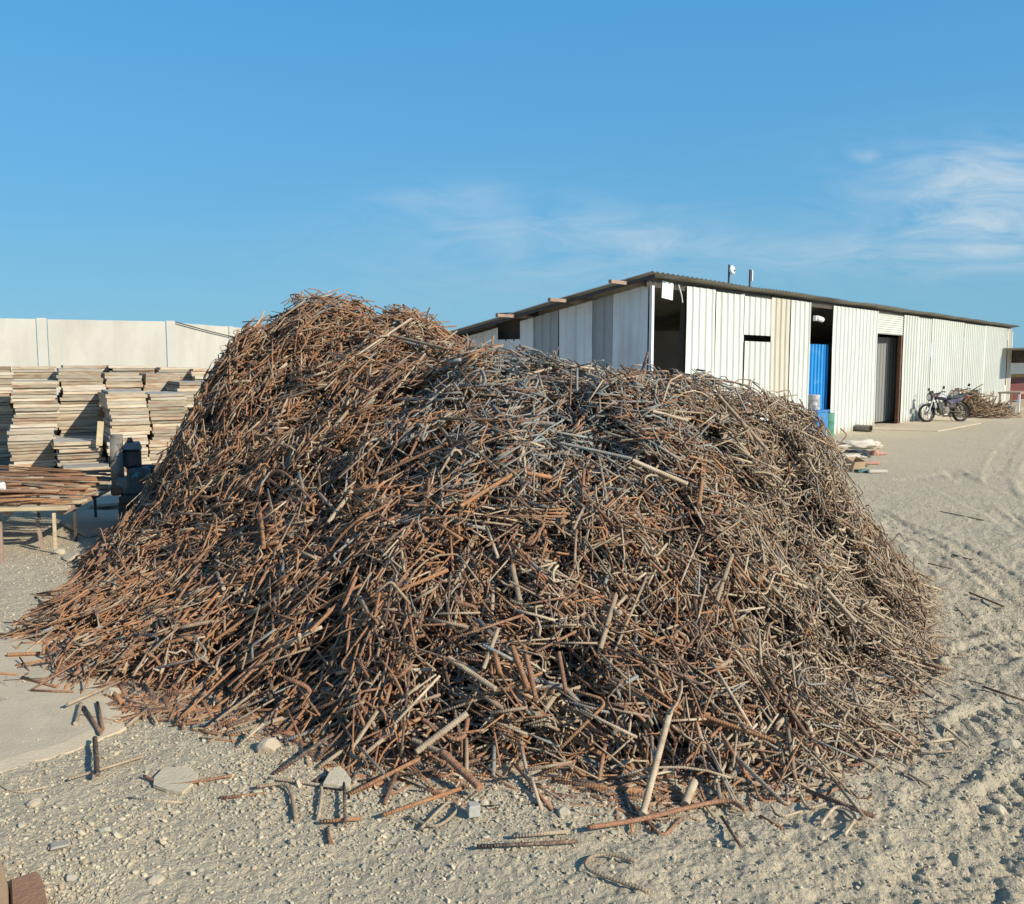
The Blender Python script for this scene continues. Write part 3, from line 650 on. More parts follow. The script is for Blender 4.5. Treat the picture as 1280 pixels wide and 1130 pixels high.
# ------------------------------------------------------------------ gravel: nobody could count it
def gravel():
    ph = (1 + 5 ** .5) / 2
    ico = np.array([(-1, ph, 0), (1, ph, 0), (-1, -ph, 0), (1, -ph, 0), (0, -1, ph), (0, 1, ph), (0, -1, -ph), (0, 1, -ph), (ph, 0, -1), (ph, 0, 1), (-ph, 0, -1), (-ph, 0, 1)]) / math.sqrt(1 + ph * ph)
    fc = np.array([(0, 11, 5), (0, 5, 1), (0, 1, 7), (0, 7, 10), (0, 10, 11), (1, 5, 9), (5, 11, 4), (11, 10, 2), (10, 7, 6), (7, 1, 8), (3, 9, 4), (3, 4, 2), (3, 2, 6), (3, 6, 8), (3, 8, 9), (4, 9, 5), (2, 4, 11), (6, 2, 10), (8, 6, 7), (9, 8, 1)])
    n = 330000; x = rng.uniform(-4.6, 4.2, n); y = 2.2 + 9.5 * rng.random(n) ** 1.6
    d = fbm(x * .9, y * .9, 3, 71); lim = np.clip((4.6 - y) / 1.2, 0, 1)
    dens = np.where(x < 1.0, .95 * np.clip(1.1 - np.abs(x + .9) / 3.2, .15, 1) * lim, .28 * np.clip(1 - (x - 1) / 2.5, .12, 1) * np.clip(lim + .12, 0, 1)) * np.clip(.62 + 1.5 * d, .06, 1)
    dens = dens * np.where(x < -1.25, 1, np.clip((y - 2.75) / .6 + .6 * d, .10, 1))
    dens = np.maximum(dens, np.where((x < -2.6) & (y > 5), .10, .02))
    grit = (rng.random(n) < .20 * np.clip((9 - y) / 4, .0, 1)) & (rng.random(n) > dens); dens = np.where(grit, 1.0, dens)
    k = (rng.random(n) < dens) & (~inside(x, y, SLAB) | (rng.random(n) < .035)) & (look(HZ, x, y) < .12); x, y, grit = x[k], y[k], grit[k]; n = len(x)
    size = np.clip(rng.lognormal(math.log(.0048), .42, n), .0022, .019); size = np.where(grit, np.clip(rng.lognormal(math.log(.0034), .4, n), .002, .011), size)
    z = np.where(inside(x, y, SLAB), .016, G(x, y)) + size * .25
    sc = size[:, None] * rng.uniform(.65, 1.35, (n, 3)); sc[:, 2] *= .72
    V = ico[None] * sc[:, None] * rng.uniform(.75, 1.2, (n, 12, 1))
    a = rng.uniform(0, 2 * math.pi, n); ca, sa = np.cos(a)[:, None], np.sin(a)[:, None]
    X = V[:, :, 0] * ca - V[:, :, 1] * sa; Y = V[:, :, 0] * sa + V[:, :, 1] * ca; tl = rng.normal(0, .35, n)[:, None]
    V = np.stack([X, Y, V[:, :, 2] + X * tl], -1) + np.stack([x, y, z], -1)[:, None]
    T = (fc[None] + 12 * np.arange(n)[:, None, None]).reshape(-1, 3)
    pal = np.array([(.54, .455, .305), (.48, .415, .285), (.57, .50, .345), (.39, .345, .26), (.51, .40, .26), (.46, .43, .31)])
    tint = np.repeat(np.concatenate([np.where(grit[:, None], np.array([.58, .49, .34]), pal[rng.integers(0, 6, n)]) * rng.uniform(.8, 1.15, (n, 1)), np.ones((n, 1))], 1), 12, 0)
    m = bpy.data.materials.new('gravel_stone'); m.use_nodes = True; t = NT(m.node_tree)
    out = t.n('ShaderNodeOutputMaterial'); b = t.n('ShaderNodeBsdfPrincipled', Roughness=.95); t.l(b.outputs[0], out.inputs[0]); b.inputs['Specular IOR Level'].default_value = .15
    c = t.n('ShaderNodeTexCoord').outputs['Object']; at_ = t.n('ShaderNodeAttribute', attribute_name='tint').outputs['Color']
    t.l(t.mix(t.ramp(t.noise(c, 120, 3), [(.4, 0), (.7, .4)]), at_, (.30, .27, .21)), b.inputs['Base Color'])
    me = np_mesh('gravel', V.reshape(-1, 3), None, [T], smooth=False, tint=tint, mats=[m])
    o = bpy.data.objects.new('gravel', me); COL.objects.link(o); tag(o, 'grey and tan crushed gravel strewn over the dusty ground before the heap', 'gravel', kind='stuff')
gravel()

# ------------------------------------------------------------------ loose stones and flat pieces
def stone(px, py, s, label, flat=.6, m='stone', name='stone', seed=0, cat='stone', grp='stones lying near the heap'):
    p = gp(px, py); q = np.random.default_rng(seed + 5); me = bpy.data.meshes.new(name)
    import bmesh
    bm = bmesh.new(); bmesh.ops.create_icosphere(bm, subdivisions=3, radius=1)
    A = q.normal(size=(7, 3)); A /= np.linalg.norm(A, axis=1)[:, None]; cut = q.uniform(.55, .85, 7)
    for v in bm.verts:
        c = np.array(v.co)
        for a, h in zip(A, cut):
            e = c @ a - h
            if e > 0: c = c - a * e * .92
        c = c * (1 + .05 * math.sin(c[0] * 9 + seed) * math.sin(c[1] * 8)); v.co = Vector((c[0] * s, c[1] * s * .8, c[2] * s * flat))
    bm.to_mesh(me); bm.free(); me.materials.append(M[m])
    o = bpy.data.objects.new(name, me); COL.objects.link(o); o.location = (p[0], p[1], float(G(p[0], p[1])) + s * flat * .18); o.rotation_euler = (0, 0, seed * 1.7)
    tag(o, label, cat, grp)
stone(42, 1004, .035, 'pale egg-sized stone casting a dark shadow, lower left gravel', seed=1)
stone(336, 938, .055, 'pale yellowish lump of stone wedged among rebar at the heap foot', .8, seed=2)
stone(28, 1035, .02, 'small tan pebble at the left edge of the gravel', seed=3)
stone(195, 1102, .028, 'rough yellowish stone in bare dust near the picture bottom', seed=4)
stone(1265, 932, .075, 'large flat pale stone half buried at the right edge', .45, seed=6)
stone(1248, 1010, .04, 'brownish clod of dried mud on the trampled dust', .6, seed=7)
stone(1178, 828, .05, 'pinkish stone beside the long red rod end', .6, seed=8)
stone(1232, 795, .03, 'small reddish stone on the right dust track', .7, seed=9)
stone(705, 1022, .03, 'whitish stone under the thin bars at the heap foot', .8, seed=10)
stone(605, 1008, .02, 'round cream pebble beside the grey cube of concrete', .9, seed=11)
def piece(px, py, w_, d_, h_, rz, label, m, name, cat, tilt=0.0, bev=.004):
    p = gp(px, py); o = MB().box((0, 0, h_ / 2), (w_, d_, h_), bev=bev).build(name, M[m], loc=(p[0], p[1], float(G(p[0], p[1])) + .004)); o.rotation_euler = (tilt, 0, rz)
    tag(o, label, cat); return o
piece(592, 1026, .042, .042, .045, .25, 'small grey cube of concrete on the gravel', 'block', 'concrete_cube', 'concrete cube')
piece(75, 1063, .06, .045, .010, .5, 'small flat grey tile chip on the left gravel', 'chip_grey', 'tile_chip', 'chip')
def shard(poly, th, label, m, name, cat, z=0.0, rot=None):
    P = np.array([gp(*p)[:2] for p in poly]); c = P.mean(0); mb = MB(); mb.prism([tuple(q - c) for q in P[::-1]], 0, th)
    o = mb.build(name, M[m], loc=(c[0], c[1], float(G(c[0], c[1])) + .006 + z))
    if rot: o.rotation_euler = rot
    tag(o, label, cat)
shard([(193, 978), (205, 966), (235, 964), (248, 972), (240, 984), (228, 995), (208, 992), (192, 987)], .013, 'flat cream slab of broken plaster lying on the gravel', 'plaster', 'plaster_piece', 'plaster piece', .003, (.02, .03, 0))
shard([(404, 990), (412, 978), (424, 971), (432, 976), (439, 984), (436, 992), (420, 991)], .014, 'rounded scrap of pale plaster under the bars', 'plaster', 'plaster_shard', 'plaster piece', .015, (.12, .05, 0))
stone(140, 868, .06, 'ragged cream lump of mortar wedged under rebar at the slab corner', .7, seed=17)
# brown pieces at the lower left corner
def corner_bits():
    def blk(name, poly, h, m, label, cat, bev):
        P = np.array([gp(*p, h)[:2] for p in poly]); c = P.mean(0); inn = c + (P - c) * (1 - bev); k = len(P); mb = MB()
        mid = c + (P - c) * (1 - bev * .3)
        rings = [(P, 0), (P, h * .6), (mid, h * .88), (inn, h)]
        vs = [(*(q - c), z) for R_, z in rings for q in R_]; fs = [(i * k + j, i * k + (j + 1) % k, (i + 1) * k + (j + 1) % k, (i + 1) * k + j) for i in range(3) for j in range(k)]
        mb.add(vs, [f[::-1] for f in fs], True); mb.add(vs[3 * k:], [tuple(range(k))[::-1]], False)
        tag(mb.build(name, M[m], loc=(*c, .002)), label, cat)
    blk('brick', [(12, 1097), (30, 1091), (44, 1086), (50, 1090), (55, 1104), (59, 1122), (63, 1160), (60, 1200), (14, 1200), (14, 1140)], .055, 'clay_pipe', 'reddish brown worn brick lying in the lower left corner', 'brick', .10)
    blk('wood_block', [(-60, 1082), (-5, 1072), (2, 1073), (6, 1088), (10, 1104), (11, 1150), (11, 1200), (-60, 1200)], .07, 'pale_wood', 'tan wooden block beside the brown brick', 'wood block', .07)
corner_bits()

# ------------------------------------------------------------------ shed
A0 = gp(1040, 543)[:2]; B0 = gp(1260, 508)[:2]; e2 = (B0 - A0) / np.linalg.norm(B0 - A0)
n2 = np.array([e2[1], -e2[0]]); g2 = -n2                               # n2 faces the yard, g2 leads to the rear
def hit(px, py):
    d = ray(px, py); t = ((A0 - CAM[:2]) @ n2) / (d[:2] @ n2); q = CAM + d * t; return float((q[:2] - A0) @ e2), float(q[2])
s0 = hit(812, 450)[0]; s1 = hit(1262, 460)[0]
ORG = A0 + e2 * s0; SLEN = s1 - s0; EAVE = 3.14; DEPTH = 6.8; FALL = .185
ANG = math.atan2(e2[1], e2[0])
def sx(px, py=450): return hit(px, py)[0] - s0
def hz(px, py): return hit(px, py)[1]
shed = empty('shed', (ORG[0], ORG[1], 0), ANG)                          # local x along the front, y to the rear (rotated left), z up
tag(shed, 'long white corrugated metal shed with lean-to roof and open bays behind the heap', 'shed')
def corr(mb, x0, x1, z0, z1, y=0.0, pitch=.25, dep=.034, mtx=None, ztop=None):
    """trapezoid-ribbed sheet in the local xz plane, ribs upright"""
    xs = []; x = x0; k = 0
    while x < x1 - 1e-6:
        for d_, o_ in ((0, 0), (pitch * .70, 0), (pitch * .77, -dep), (pitch * .93, -dep), (pitch, 0)):
            if x + d_ <= x1 + 1e-6: xs.append((x + d_, o_))
        x += pitch
    if xs[-1][0] < x1 - .004: xs.append((x1, 0))
    Z = [z0 + (z1 - z0) * i / 6 for i in range(7)]
    vs = []; wob = random.uniform(0, 9)
    for i, z in enumerate(Z):
        for (q, o_) in xs:
            zt = z if ztop is None else z0 + (ztop(q) - z0) * i / 6
            vs.append((q, y + o_ + .008 * math.sin(q * 2.1 + wob) * math.sin(z * 1.9 + wob), zt))
    n = len(xs); fs = [(i * n + j, i * n + j + 1, (i + 1) * n + j + 1, (i + 1) * n + j) for i in range(6) for j in range(n - 1)]
    return mb.add(vs, fs, False, mtx)
def wall_sheet(px0, px1, m, z0=0.0, z1=EAVE - .06, label=None, y=0.0, pitch=.25, name='wall_panel'):
    mb = MB(); corr(mb, sx(px0), sx(px1), z0, z1, y, pitch); o = mb.build(name, M[m], shed)
    if label: o['label'] = label
    return o
wall_sheet(857, 893, 'white_sheet', label='white ribbed panel right of the dark corner bay'); wall_sheet(893.3, 927, 'white_sheet', y=-.008, z1=EAVE - .09)
wall_sheet(929.5, 962, 'white_sheet', hz(945, 419), EAVE - .10, y=.012)
pd = wall_sheet(929.5, 962, 'white_sheet', 0, hz(945, 427), y=-.012, name='door'); pd['label'] = 'narrow white door leaf below the dark slot'
wall_sheet(926.5, 930, 'white_sheet', y=.02)
slot = MB().box(((sx(930) + sx(961)) / 2, .6, hz(945, 424)), (sx(962) - sx(929) + .5, .02, .9)).build('shade_backing', M['dark_interior'], shed)  # dark board added behind the slot, its colour standing in for indoor shade
wall_sheet(963, 986, 'old_white_sheet', label='stained yellowish panel')
wall_sheet(986.5, 1005, 'white_sheet', y=-.012)
wall_sheet(1005.5, 1012, 'white_sheet', y=.012)
wall_sheet(1040, 1068, 'white_sheet'); wall_sheet(1068.5, 1095, 'white_sheet', y=-.012)
for i, (a_, b_) in enumerate([(1128, 1146), (1146.2, 1163), (1163.2, 1183), (1183.2, 1204), (1204.2, 1230), (1230.2, 1258)]): wall_sheet(a_, b_, 'old_white_sheet' if i == 4 and False else 'white_sheet', y=(-.008, .006)[i % 2], z1=EAVE - .06 - .02 * (i % 3 == 1), pitch=.24)
wall_sheet(1258.3, 1262, 'old_white_sheet', y=-.01)
# roller shutter box over the doorway, frames, door leaf standing open inside
mb = MB(); zt, zb = EAVE - .1, hz(1110, 418)
x0, x1 = sx(1095) + .01, sx(1128) - .01; ns = 9
for i in range(ns):
    h = (zt - zb) / ns; z = zb + h * i
    mb.add([(x0, .03, z), (x1, .03, z), (x1, .0, z + h * .5), (x0, .0, z + h * .5), (x1, .03, z + h), (x0, .03, z + h)], [(0, 1, 2, 3), (3, 2, 4, 5)])
mb.build('shutter', M['white_sheet'], shed)
mb = MB(); dl = sx(1126) - sx(1095); corr(mb, 0, dl * 1.32, .06, zb - .05, 0, .2, .02, Matrix.Translation((x0 + .1, .55, 0)) @ Matrix.Rotation(R(-4), 4, 'Z'))
lf = mb.build('door', M['door_grey'], shed); lf['label'] = 'grey ribbed door leaf standing inside the doorway'
MB().tube([(x0 + .2, .42, 1.15), (x0 + .2, .50, 1.15)], .012).tube([(x0 + .2, .42, 1.10), (x0 + .2, .42, 1.20)], .014).build('handle', M['dark_steel'], lf)
MB().box((sx(1127), .06, (zb) / 2), (.10, .09, zb - .01)).build('door_frame', M['rust_steel'], shed)
for px in (858, 1094): MB().box((sx(px), .09, EAVE / 2 - .08), (.06, .08, EAVE - .2)).build('frame_post', M['dark_steel'], shed)
MB().box((.02, -.015, EAVE / 2 - .06), (.07, .05, EAVE - .14)).build('corner_trim', M['white_paint'], shed)
MB().box((SLEN - .03, -.04, EAVE / 2 - .08), (.07, .03, EAVE - .18)).build('corner_trim', M['white_paint'], shed)
# blue sheeting in the second bay
wall_sheet(1010.5, 1043, 'blue_sheet', 0, hz(1025, 430), y=.16, label='bright blue corrugated sheet closing the lower bay', pitch=.19)
# gable
def gt(px, py):                                                        # distance along the gable
    d = ray(px, py); t = ((ORG - CAM[:2]) @ e2) / (d[:2] @ e2); q = CAM + d * t; return float((q[:2] - ORG) @ g2), float(q[2])
GM = Matrix.Rotation(math.pi / 2, 4, 'Z')                              # local x -> +y
def roofz(t): return EAVE - .05 - FALL * t
tw = [gt(637, 410)[0], gt(666, 400)[0]]
w_in = (gt(622, 415)[0], gt(650, 410)[0])
def gab(t0, t1, m, y=0.0, zb=0.0, ztop=None, name='wall_panel', label=None):
    mb = MB(); corr(mb, t0, t1, zb, 2.0, y, .2, .02, GM, ztop or (lambda q: roofz(q) - .05)); o = mb.build(name, M[m], shed)
    if label: o['label'] = label
gab(.05, gt(766, 400)[0], 'grey_sheet', label='pale grey gable panel next to the corner'); gab(gt(766, 400)[0] + .01, gt(741, 400)[0], 'dull_sheet', -.012, label='dull dark grey gable sheet')
gab(gt(741, 400)[0] + .01, gt(699, 400)[0], 'grey_sheet'); gab(gt(699, 400)[0] + .01, gt(667, 400)[0], 'dull_sheet', .012); gab(gt(667, 400)[0] + .01, w_in[1] if w_in[1] < w_in[0] else w_in[0], 'grey_sheet')
wa, wb = min(w_in), max(w_in)
gab(wa, wb, 'grey_sheet', 0, 0, lambda q: 2.17); gab(wb, DEPTH, 'grey_sheet')
MB().box((.25, (wa + wb) / 2, 2.3), (.02, wb - wa + .5, .8)).build('shade_backing', M['dark_interior'], shed)  # dark board behind the gable opening paints the unlit inside
MB().box((.05, (wa + wb) / 2, 2.16), (.06, wb - wa, .035)).build('window_sill', M['rust_steel'], shed)
# roof: corrugated sheet, ribs running down the slope
mb = MB(); xs = []; x = -.32
while x < SLEN + .35:
    xs += [(x, 0), (x + .055, .02), (x + .11, .0)]; x += .165
ys = [-.20, 0, 1.7, 3.4, 5.1, DEPTH + .3]
vs = []
for y in ys:
    for k, (q, o_) in enumerate(xs):
        sag = .006 * math.sin(q * 1.3) + (.02 * vn(np.array([q * .9]), np.array([y * .7]), 4)[0])
        vs.append((q, y, EAVE + .02 - FALL * y + o_ * 1.4 + sag))
n = len(xs); fs = [(i * n + j, i * n + j + 1, (i + 1) * n + j + 1, (i + 1) * n + j) for i in range(len(ys) - 1) for j in range(n - 1)]
mb.add(vs, fs); mb.build('roof', M['roof_sheet'], shed)
mb = MB(); mb.add([(-.30, y, EAVE - .02 - FALL * y - dz) for dz in (0, .065) for y in (-.26, DEPTH + .28)], [(0, 1, 3, 2)]);
mb.box((-.29, 0, 0), (.01, .01, .01)); mb.build('verge', M['dark_steel'], shed)
MB().box((SLEN / 2 - .02, .06, EAVE - .085), (SLEN + .1, .05, .12)).build('eave_beam', M['dark_steel'], shed)
for px, py in ((655, 384), (720, 369), (795, 347)):
    t_, z_ = gt(px, py); zc = EAVE - .06 - FALL * t_ + .02
    MB().box((.1, t_, zc), (1.75, .06, .055)).build('purlin', M['purlin_wood'], shed)
# inside and rear
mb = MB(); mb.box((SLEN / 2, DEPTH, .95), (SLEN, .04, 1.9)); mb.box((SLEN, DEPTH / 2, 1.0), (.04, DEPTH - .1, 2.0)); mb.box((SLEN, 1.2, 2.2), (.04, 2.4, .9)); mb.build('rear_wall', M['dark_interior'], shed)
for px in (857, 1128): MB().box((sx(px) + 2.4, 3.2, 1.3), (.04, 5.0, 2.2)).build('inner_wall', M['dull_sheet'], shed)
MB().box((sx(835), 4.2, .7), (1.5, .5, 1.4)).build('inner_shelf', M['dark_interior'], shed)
def shed_pt(x, y, z): v = shed.matrix_basis @ Vector((x, y, z)) if False else Vector((ORG[0] + e2[0] * x + g2[0] * y, ORG[1] + e2[1] * x + g2[1] * y, z)); return v
# notice sheet hanging in the corner bay
q = shed_pt(sx(835.5, 362), .02, hz(835, 363)); nb_ = MB().box((0, 0, 0), (.36, .015, .29)).build('notice_board', M['paper'], loc=q, rz=ANG)
MB().box((0, -.0095, -.07), (.22, .004, .03)).build('print_line', M['faded_print'], nb_); nb_.rotation_euler = (0, R(4), ANG)
tag(nb_, 'white rectangular notice sheet hanging in the dark corner bay of the shed', 'notice')
# hanging cord/strap beside it
a = shed_pt(sx(848, 360), .0, hz(848, 356)); b = shed_pt(sx(853, 380), .0, hz(853, 378)); tag(MB().tube([a, (a + b) / 2 + Vector((.02, 0, -.03)), b], .012, 6).build('strap', M['foam']), 'pale strap dangling beside the notice sheet under the eave', 'strap')
# small white camera on the bay edge
q = shed_pt(sx(1014), -.06, hz(1016, 398)); cc = empty('security_camera', q, ANG)
MB().box((.0, 0, .0), (.07, .07, .12), bev=.01).build('bracket', M['white_paint'], cc); mtx = Matrix.Translation((.16, -.04, -.01)) @ Matrix.Rotation(R(96), 4, 'Y')
MB().lathe([(0, -.16), (.055, -.16), (.06, -.14), (.06, .14), (.05, .15), (0, .15)], 14, mtx).build('body', M['white_paint'], cc); MB().lathe([(0, .151), (.04, .152), (.04, .156), (0, .157)], 12, mtx).build('lens', M['black_plastic'], cc)
tag(cc, 'small white security camera fixed at the edge of the blue sheeted bay', 'camera')
# antennas on the roof
def antenna(px, pyb, pyt, dish):
    y = .9; d = ray(px, pyb); o_ = ORG + g2 * y; t = ((o_ - CAM[:2]) @ n2) / (d[:2] @ n2); P = CAM + d * t; zr = EAVE + .02 - FALL * y
    top = CAM + ray(px, pyt) * t; an = empty('antenna', (P[0], P[1], zr), ANG); h = top[2] - zr
    MB().tube([(0, 0, -.06), (0, 0, h)], .022, 8).build('mast', M['dark_steel'], an)
    if dish:
        MB().lathe([(0, -.02), (.08, -.02), (.10, .0), (.10, .03), (.07, .05), (0, .06)], 18, Matrix.Translation((.02, -.05, h - .12)) @ Matrix.Rotation(R(80), 4, 'X')).build('dish', M['white_paint'], an)
        MB().box((.02, -.11, h - .13), (.04, .03, .035)).build('feed', M['dark_steel'], an); tag(an, 'roof mast carrying a small round white dish', 'antenna', 'antennas on the shed roof')
    else:
        MB().box((.055, -.01, h - .13), (.04, .06, .24), bev=.006).build('sector_panel', M['white_paint'], an); tag(an, 'slim roof mast with a narrow white upright panel', 'antenna', 'antennas on the shed roof')
antenna(911, 352, 331, True); antenna(937, 357, 337, False)
# bucket and drums by the blue bay
def drum(x, y, z, r, h, m, label, name='drum', cat='drum', lidm=None):
    q = shed_pt(x, y, z); o = MB().lathe([(0, 0), (r * .96, 0), (r, .01), (r, h * .33), (r * 1.025, h * .345), (r, h * .36), (r, h * .66), (r * 1.025, h * .675), (r, h * .69), (r, h - .01), (r * .97, h), (r * .93, h - .015), (0, h - .015)], 24).build(name, M[m], loc=q)
    tag(o, label, cat); return o
tz = hz(1020, 512)
bx_ = MB().box((0, 0, tz / 2 - .02), (.62, .30, tz - .05), bev=.02).box((0, 0, tz - .025), (.80, .34, .04)).build('crate', M['drum_blue'], loc=shed_pt(sx(1020), -.06, 0), rz=ANG)
tag(bx_, 'blue crate with a flat lid standing in the blue sheeted bay', 'crate')
drum(sx(1015.5), -.05, tz, .15, .36, 'grey_bucket', 'grey paint bucket with white splashes on the blue crate', 'bucket', 'bucket')
drum(sx(1031), -.10, 0, .17, .55, 'drum_green', 'green plastic drum beside the blue crate in the shed bay', 'drum', 'drum')
# concrete apron before the doorway
P = [shed_pt(sx(1080), -.02, 0), shed_pt(sx(1180), -.02, 0), shed_pt(sx(1172), -1.3, 0), shed_pt(sx(1150), -1.75, 0), shed_pt(sx(1090), -1.7, 0)]
mb = MB(); mb.prism([(p.x, p.y) for p in P][::-1], -.1, .022); tag(mb.build('apron', M['slab_concrete']), kind='structure')
# pipe on the ground by the wall
q = shed_pt(sx(1070), -.25, .085); o = MB().tube([(0, -.2, 0), (0, .2, 0)], .085, 18, cap=False).tube([(0, .2, 0), (0, -.2, 0)], .072, 18, cap=False); n_ = 18
o = o.build('pipe', M['grey_steel'], loc=q, rz=R(40)); tag(o, 'short grey pipe lying open-ended at the foot of the white wall', 'pipe')

# litter patch right of the heap
def lump(px, py, size, m, label, name, cat, seed, rz=0.0, pinch=.0):
    import bmesh
    p = gp(px, py); bm = bmesh.new(); bmesh.ops.create_icosphere(bm, subdivisions=4, radius=1); q = seed * 2.3
    for v in bm.verts:
        c = v.co; k = 1 + .10 * math.sin(c.x * 4 + q) * math.cos(c.y * 5 + q) + .05 * math.sin(c.x * 13 + c.z * 9 + q) + .04 * math.sin(c.y * 17 + q * 3) + .55 * float(fbm(np.array([c.x * 3 + q]), np.array([c.y * 3 + c.z * 2.]), 4, seed, .65)[0])
        sx_ = 1 - pinch * max(0, c.x) ** 2; z = c.z * k * size[2] * sx_; v.co = (math.copysign(abs(c.x) ** .8, c.x) * k * size[0], math.copysign(abs(c.y) ** .8, c.y) * k * size[1] * sx_, max(z, -size[2] * .5))
    for f in bm.faces: f.smooth = True
    me = bpy.data.meshes.new(name); bm.to_mesh(me); bm.free(); me.materials.append(M[m]); o = bpy.data.objects.new(name, me); COL.objects.link(o)
    o.location = (p[0], p[1], float(G(p[0], p[1])) + size[2] * .5); o.rotation_euler = (0, 0, rz); tag(o, label, cat); return o
lump(1070, 560, (.50, .22, .10), 'sack_cloth', 'long pale dusty sack lying flat beside the heap', 'sack', 'sack', 1, .1)
lump(1062, 573, (.26, .12, .05), 'sack_cloth', 'crumpled cream paper bag between the sack and the heap', 'paper_bag', 'bag', 2, .3)
lump(1094, 569, (.15, .09, .06), 'pink_plastic', 'crumpled pink and orange plastic wrapper at the end of the litter', 'plastic_wrapper', 'wrapper', 3, .4)
lump(1070, 566, (.22, .08, .04), 'dark_cloth', 'dark blue rag tucked under the pale sack', 'rag', 'rag', 4, .05)
lump(1081, 572, (.12, .07, .05), 'dark_cloth', 'black crumpled rag in the middle of the litter', 'rag', 'rag', 5, .8)
lump(1078, 590, (.13, .06, .035), 'teal_plastic', 'dull green plastic scrap in front of the litter', 'plastic_scrap', 'plastic scrap', 6, .2)
lump(1072, 583, (.16, .05, .03), 'dark_cloth', 'flat black strip of rubber beside the orange carton', 'rubber_strip', 'rubber strip', 7, .1)
def carton(px, py):
    p = gp(px, py); c_ = empty('carton', (p[0], p[1], 0), .5); w_, d_, h_ = .26, .2, .16; mb = MB(); t_ = .008
    for x, y, a, b in ((-w_ / 2, 0, t_, d_), (w_ / 2, 0, t_, d_), (0, -d_ / 2, w_, t_), (0, d_ / 2, w_, t_)): mb.box((x, y, h_ / 2), (a, b, h_))
    mb.box((0, 0, .006), (w_ - .02, d_ - .02, .008)); mb.build('body', M['cardboard'], c_)
    f = MB().box((0, 0, 0), (.1, .2, .006)).build('flap', M['pale_ply'], c_, (.18, 0, h_ + .0)); f.rotation_euler = (0, R(55), 0); f.location = (.165, 0, h_ - .045); c_.rotation_euler = (R(18), 0, .5)
    c_.location.z = .03; tag(c_, 'small open orange-brown carton beside the heap', 'carton')
carton(1066, 588)
def strip(px, py, l, w_, rz, m, label, name, cat):
    p = gp(px, py); tag(MB().box((0, 0, .03), (l, w_, .05), bev=.01).build(name, M[m], loc=(p[0], p[1], float(G(p[0], p[1]))), rz=rz), label, cat)
strip(1087, 581, .34, .08, .15, 'pink_plastic', 'flat salmon-coloured strip of plastic on the litter patch', 'plastic_strip', 'plastic strip')
strip(1097, 591, .3, .08, .05, 'sack_cloth', 'pale flat paper scrap at the right of the litter', 'paper_scrap', 'paper scrap')

# tangled scrap by the motorcycles
def brush():
    c = gp(1228, 522); V, Q, CP_, T, AL = [], [], [], [], []; k = 0
    for i in range(520):
        a = rng.uniform(0, 2 * math.pi); rr = rng.random() ** .6; x = c[0] + 1.25 * rr * math.cos(a); y = c[1] + .7 + 1.0 * rr * math.sin(a); top = .85 * (1 - rr ** 1.5)
        z = top * rng.uniform(.1, 1); L = rng.uniform(.3, 1.0); d = rng.normal(size=3); d[2] *= .5; d /= np.linalg.norm(d); v = np.cross(d, [0, 0, 1.0]); v /= np.linalg.norm(v)
        P2 = local_shape(int(rng.choice([0, 1, 3, 5])), L, .015); P3 = np.array([x, y, z]) + P2[:, :1] * d + P2[:, 1:] * v; P3[:, 2] = np.maximum(P3[:, 2], .015)
        VV, q, cp = sweep(P3, np.cross(d, v), rng.uniform(.008, .02), 6); kk = len(VV); V.append(VV); Q.append(q + k); CP_.append(cp + k); k += kk
        T.append(np.tile(np.array([*(np.array([(.32, .23, .13), (.22, .15, .09), (.40, .32, .22)][rng.integers(3)]) * rng.uniform(.7, 1.2)), 1]), (kk, 1))); AL.append(np.zeros(kk))
    me = np_mesh('brushwood_heap', np.concatenate(V), np.concatenate(Q), [np.concatenate(CP_)], smooth='quads', tint=np.concatenate(T), along=np.concatenate(AL), mats=[mb_bar])
    o = bpy.data.objects.new('brushwood_heap', me); COL.objects.link(o); tag(o, 'low tangled heap of dry tan sticks against the white shed wall', 'stick heap', kind='stuff')
brush()

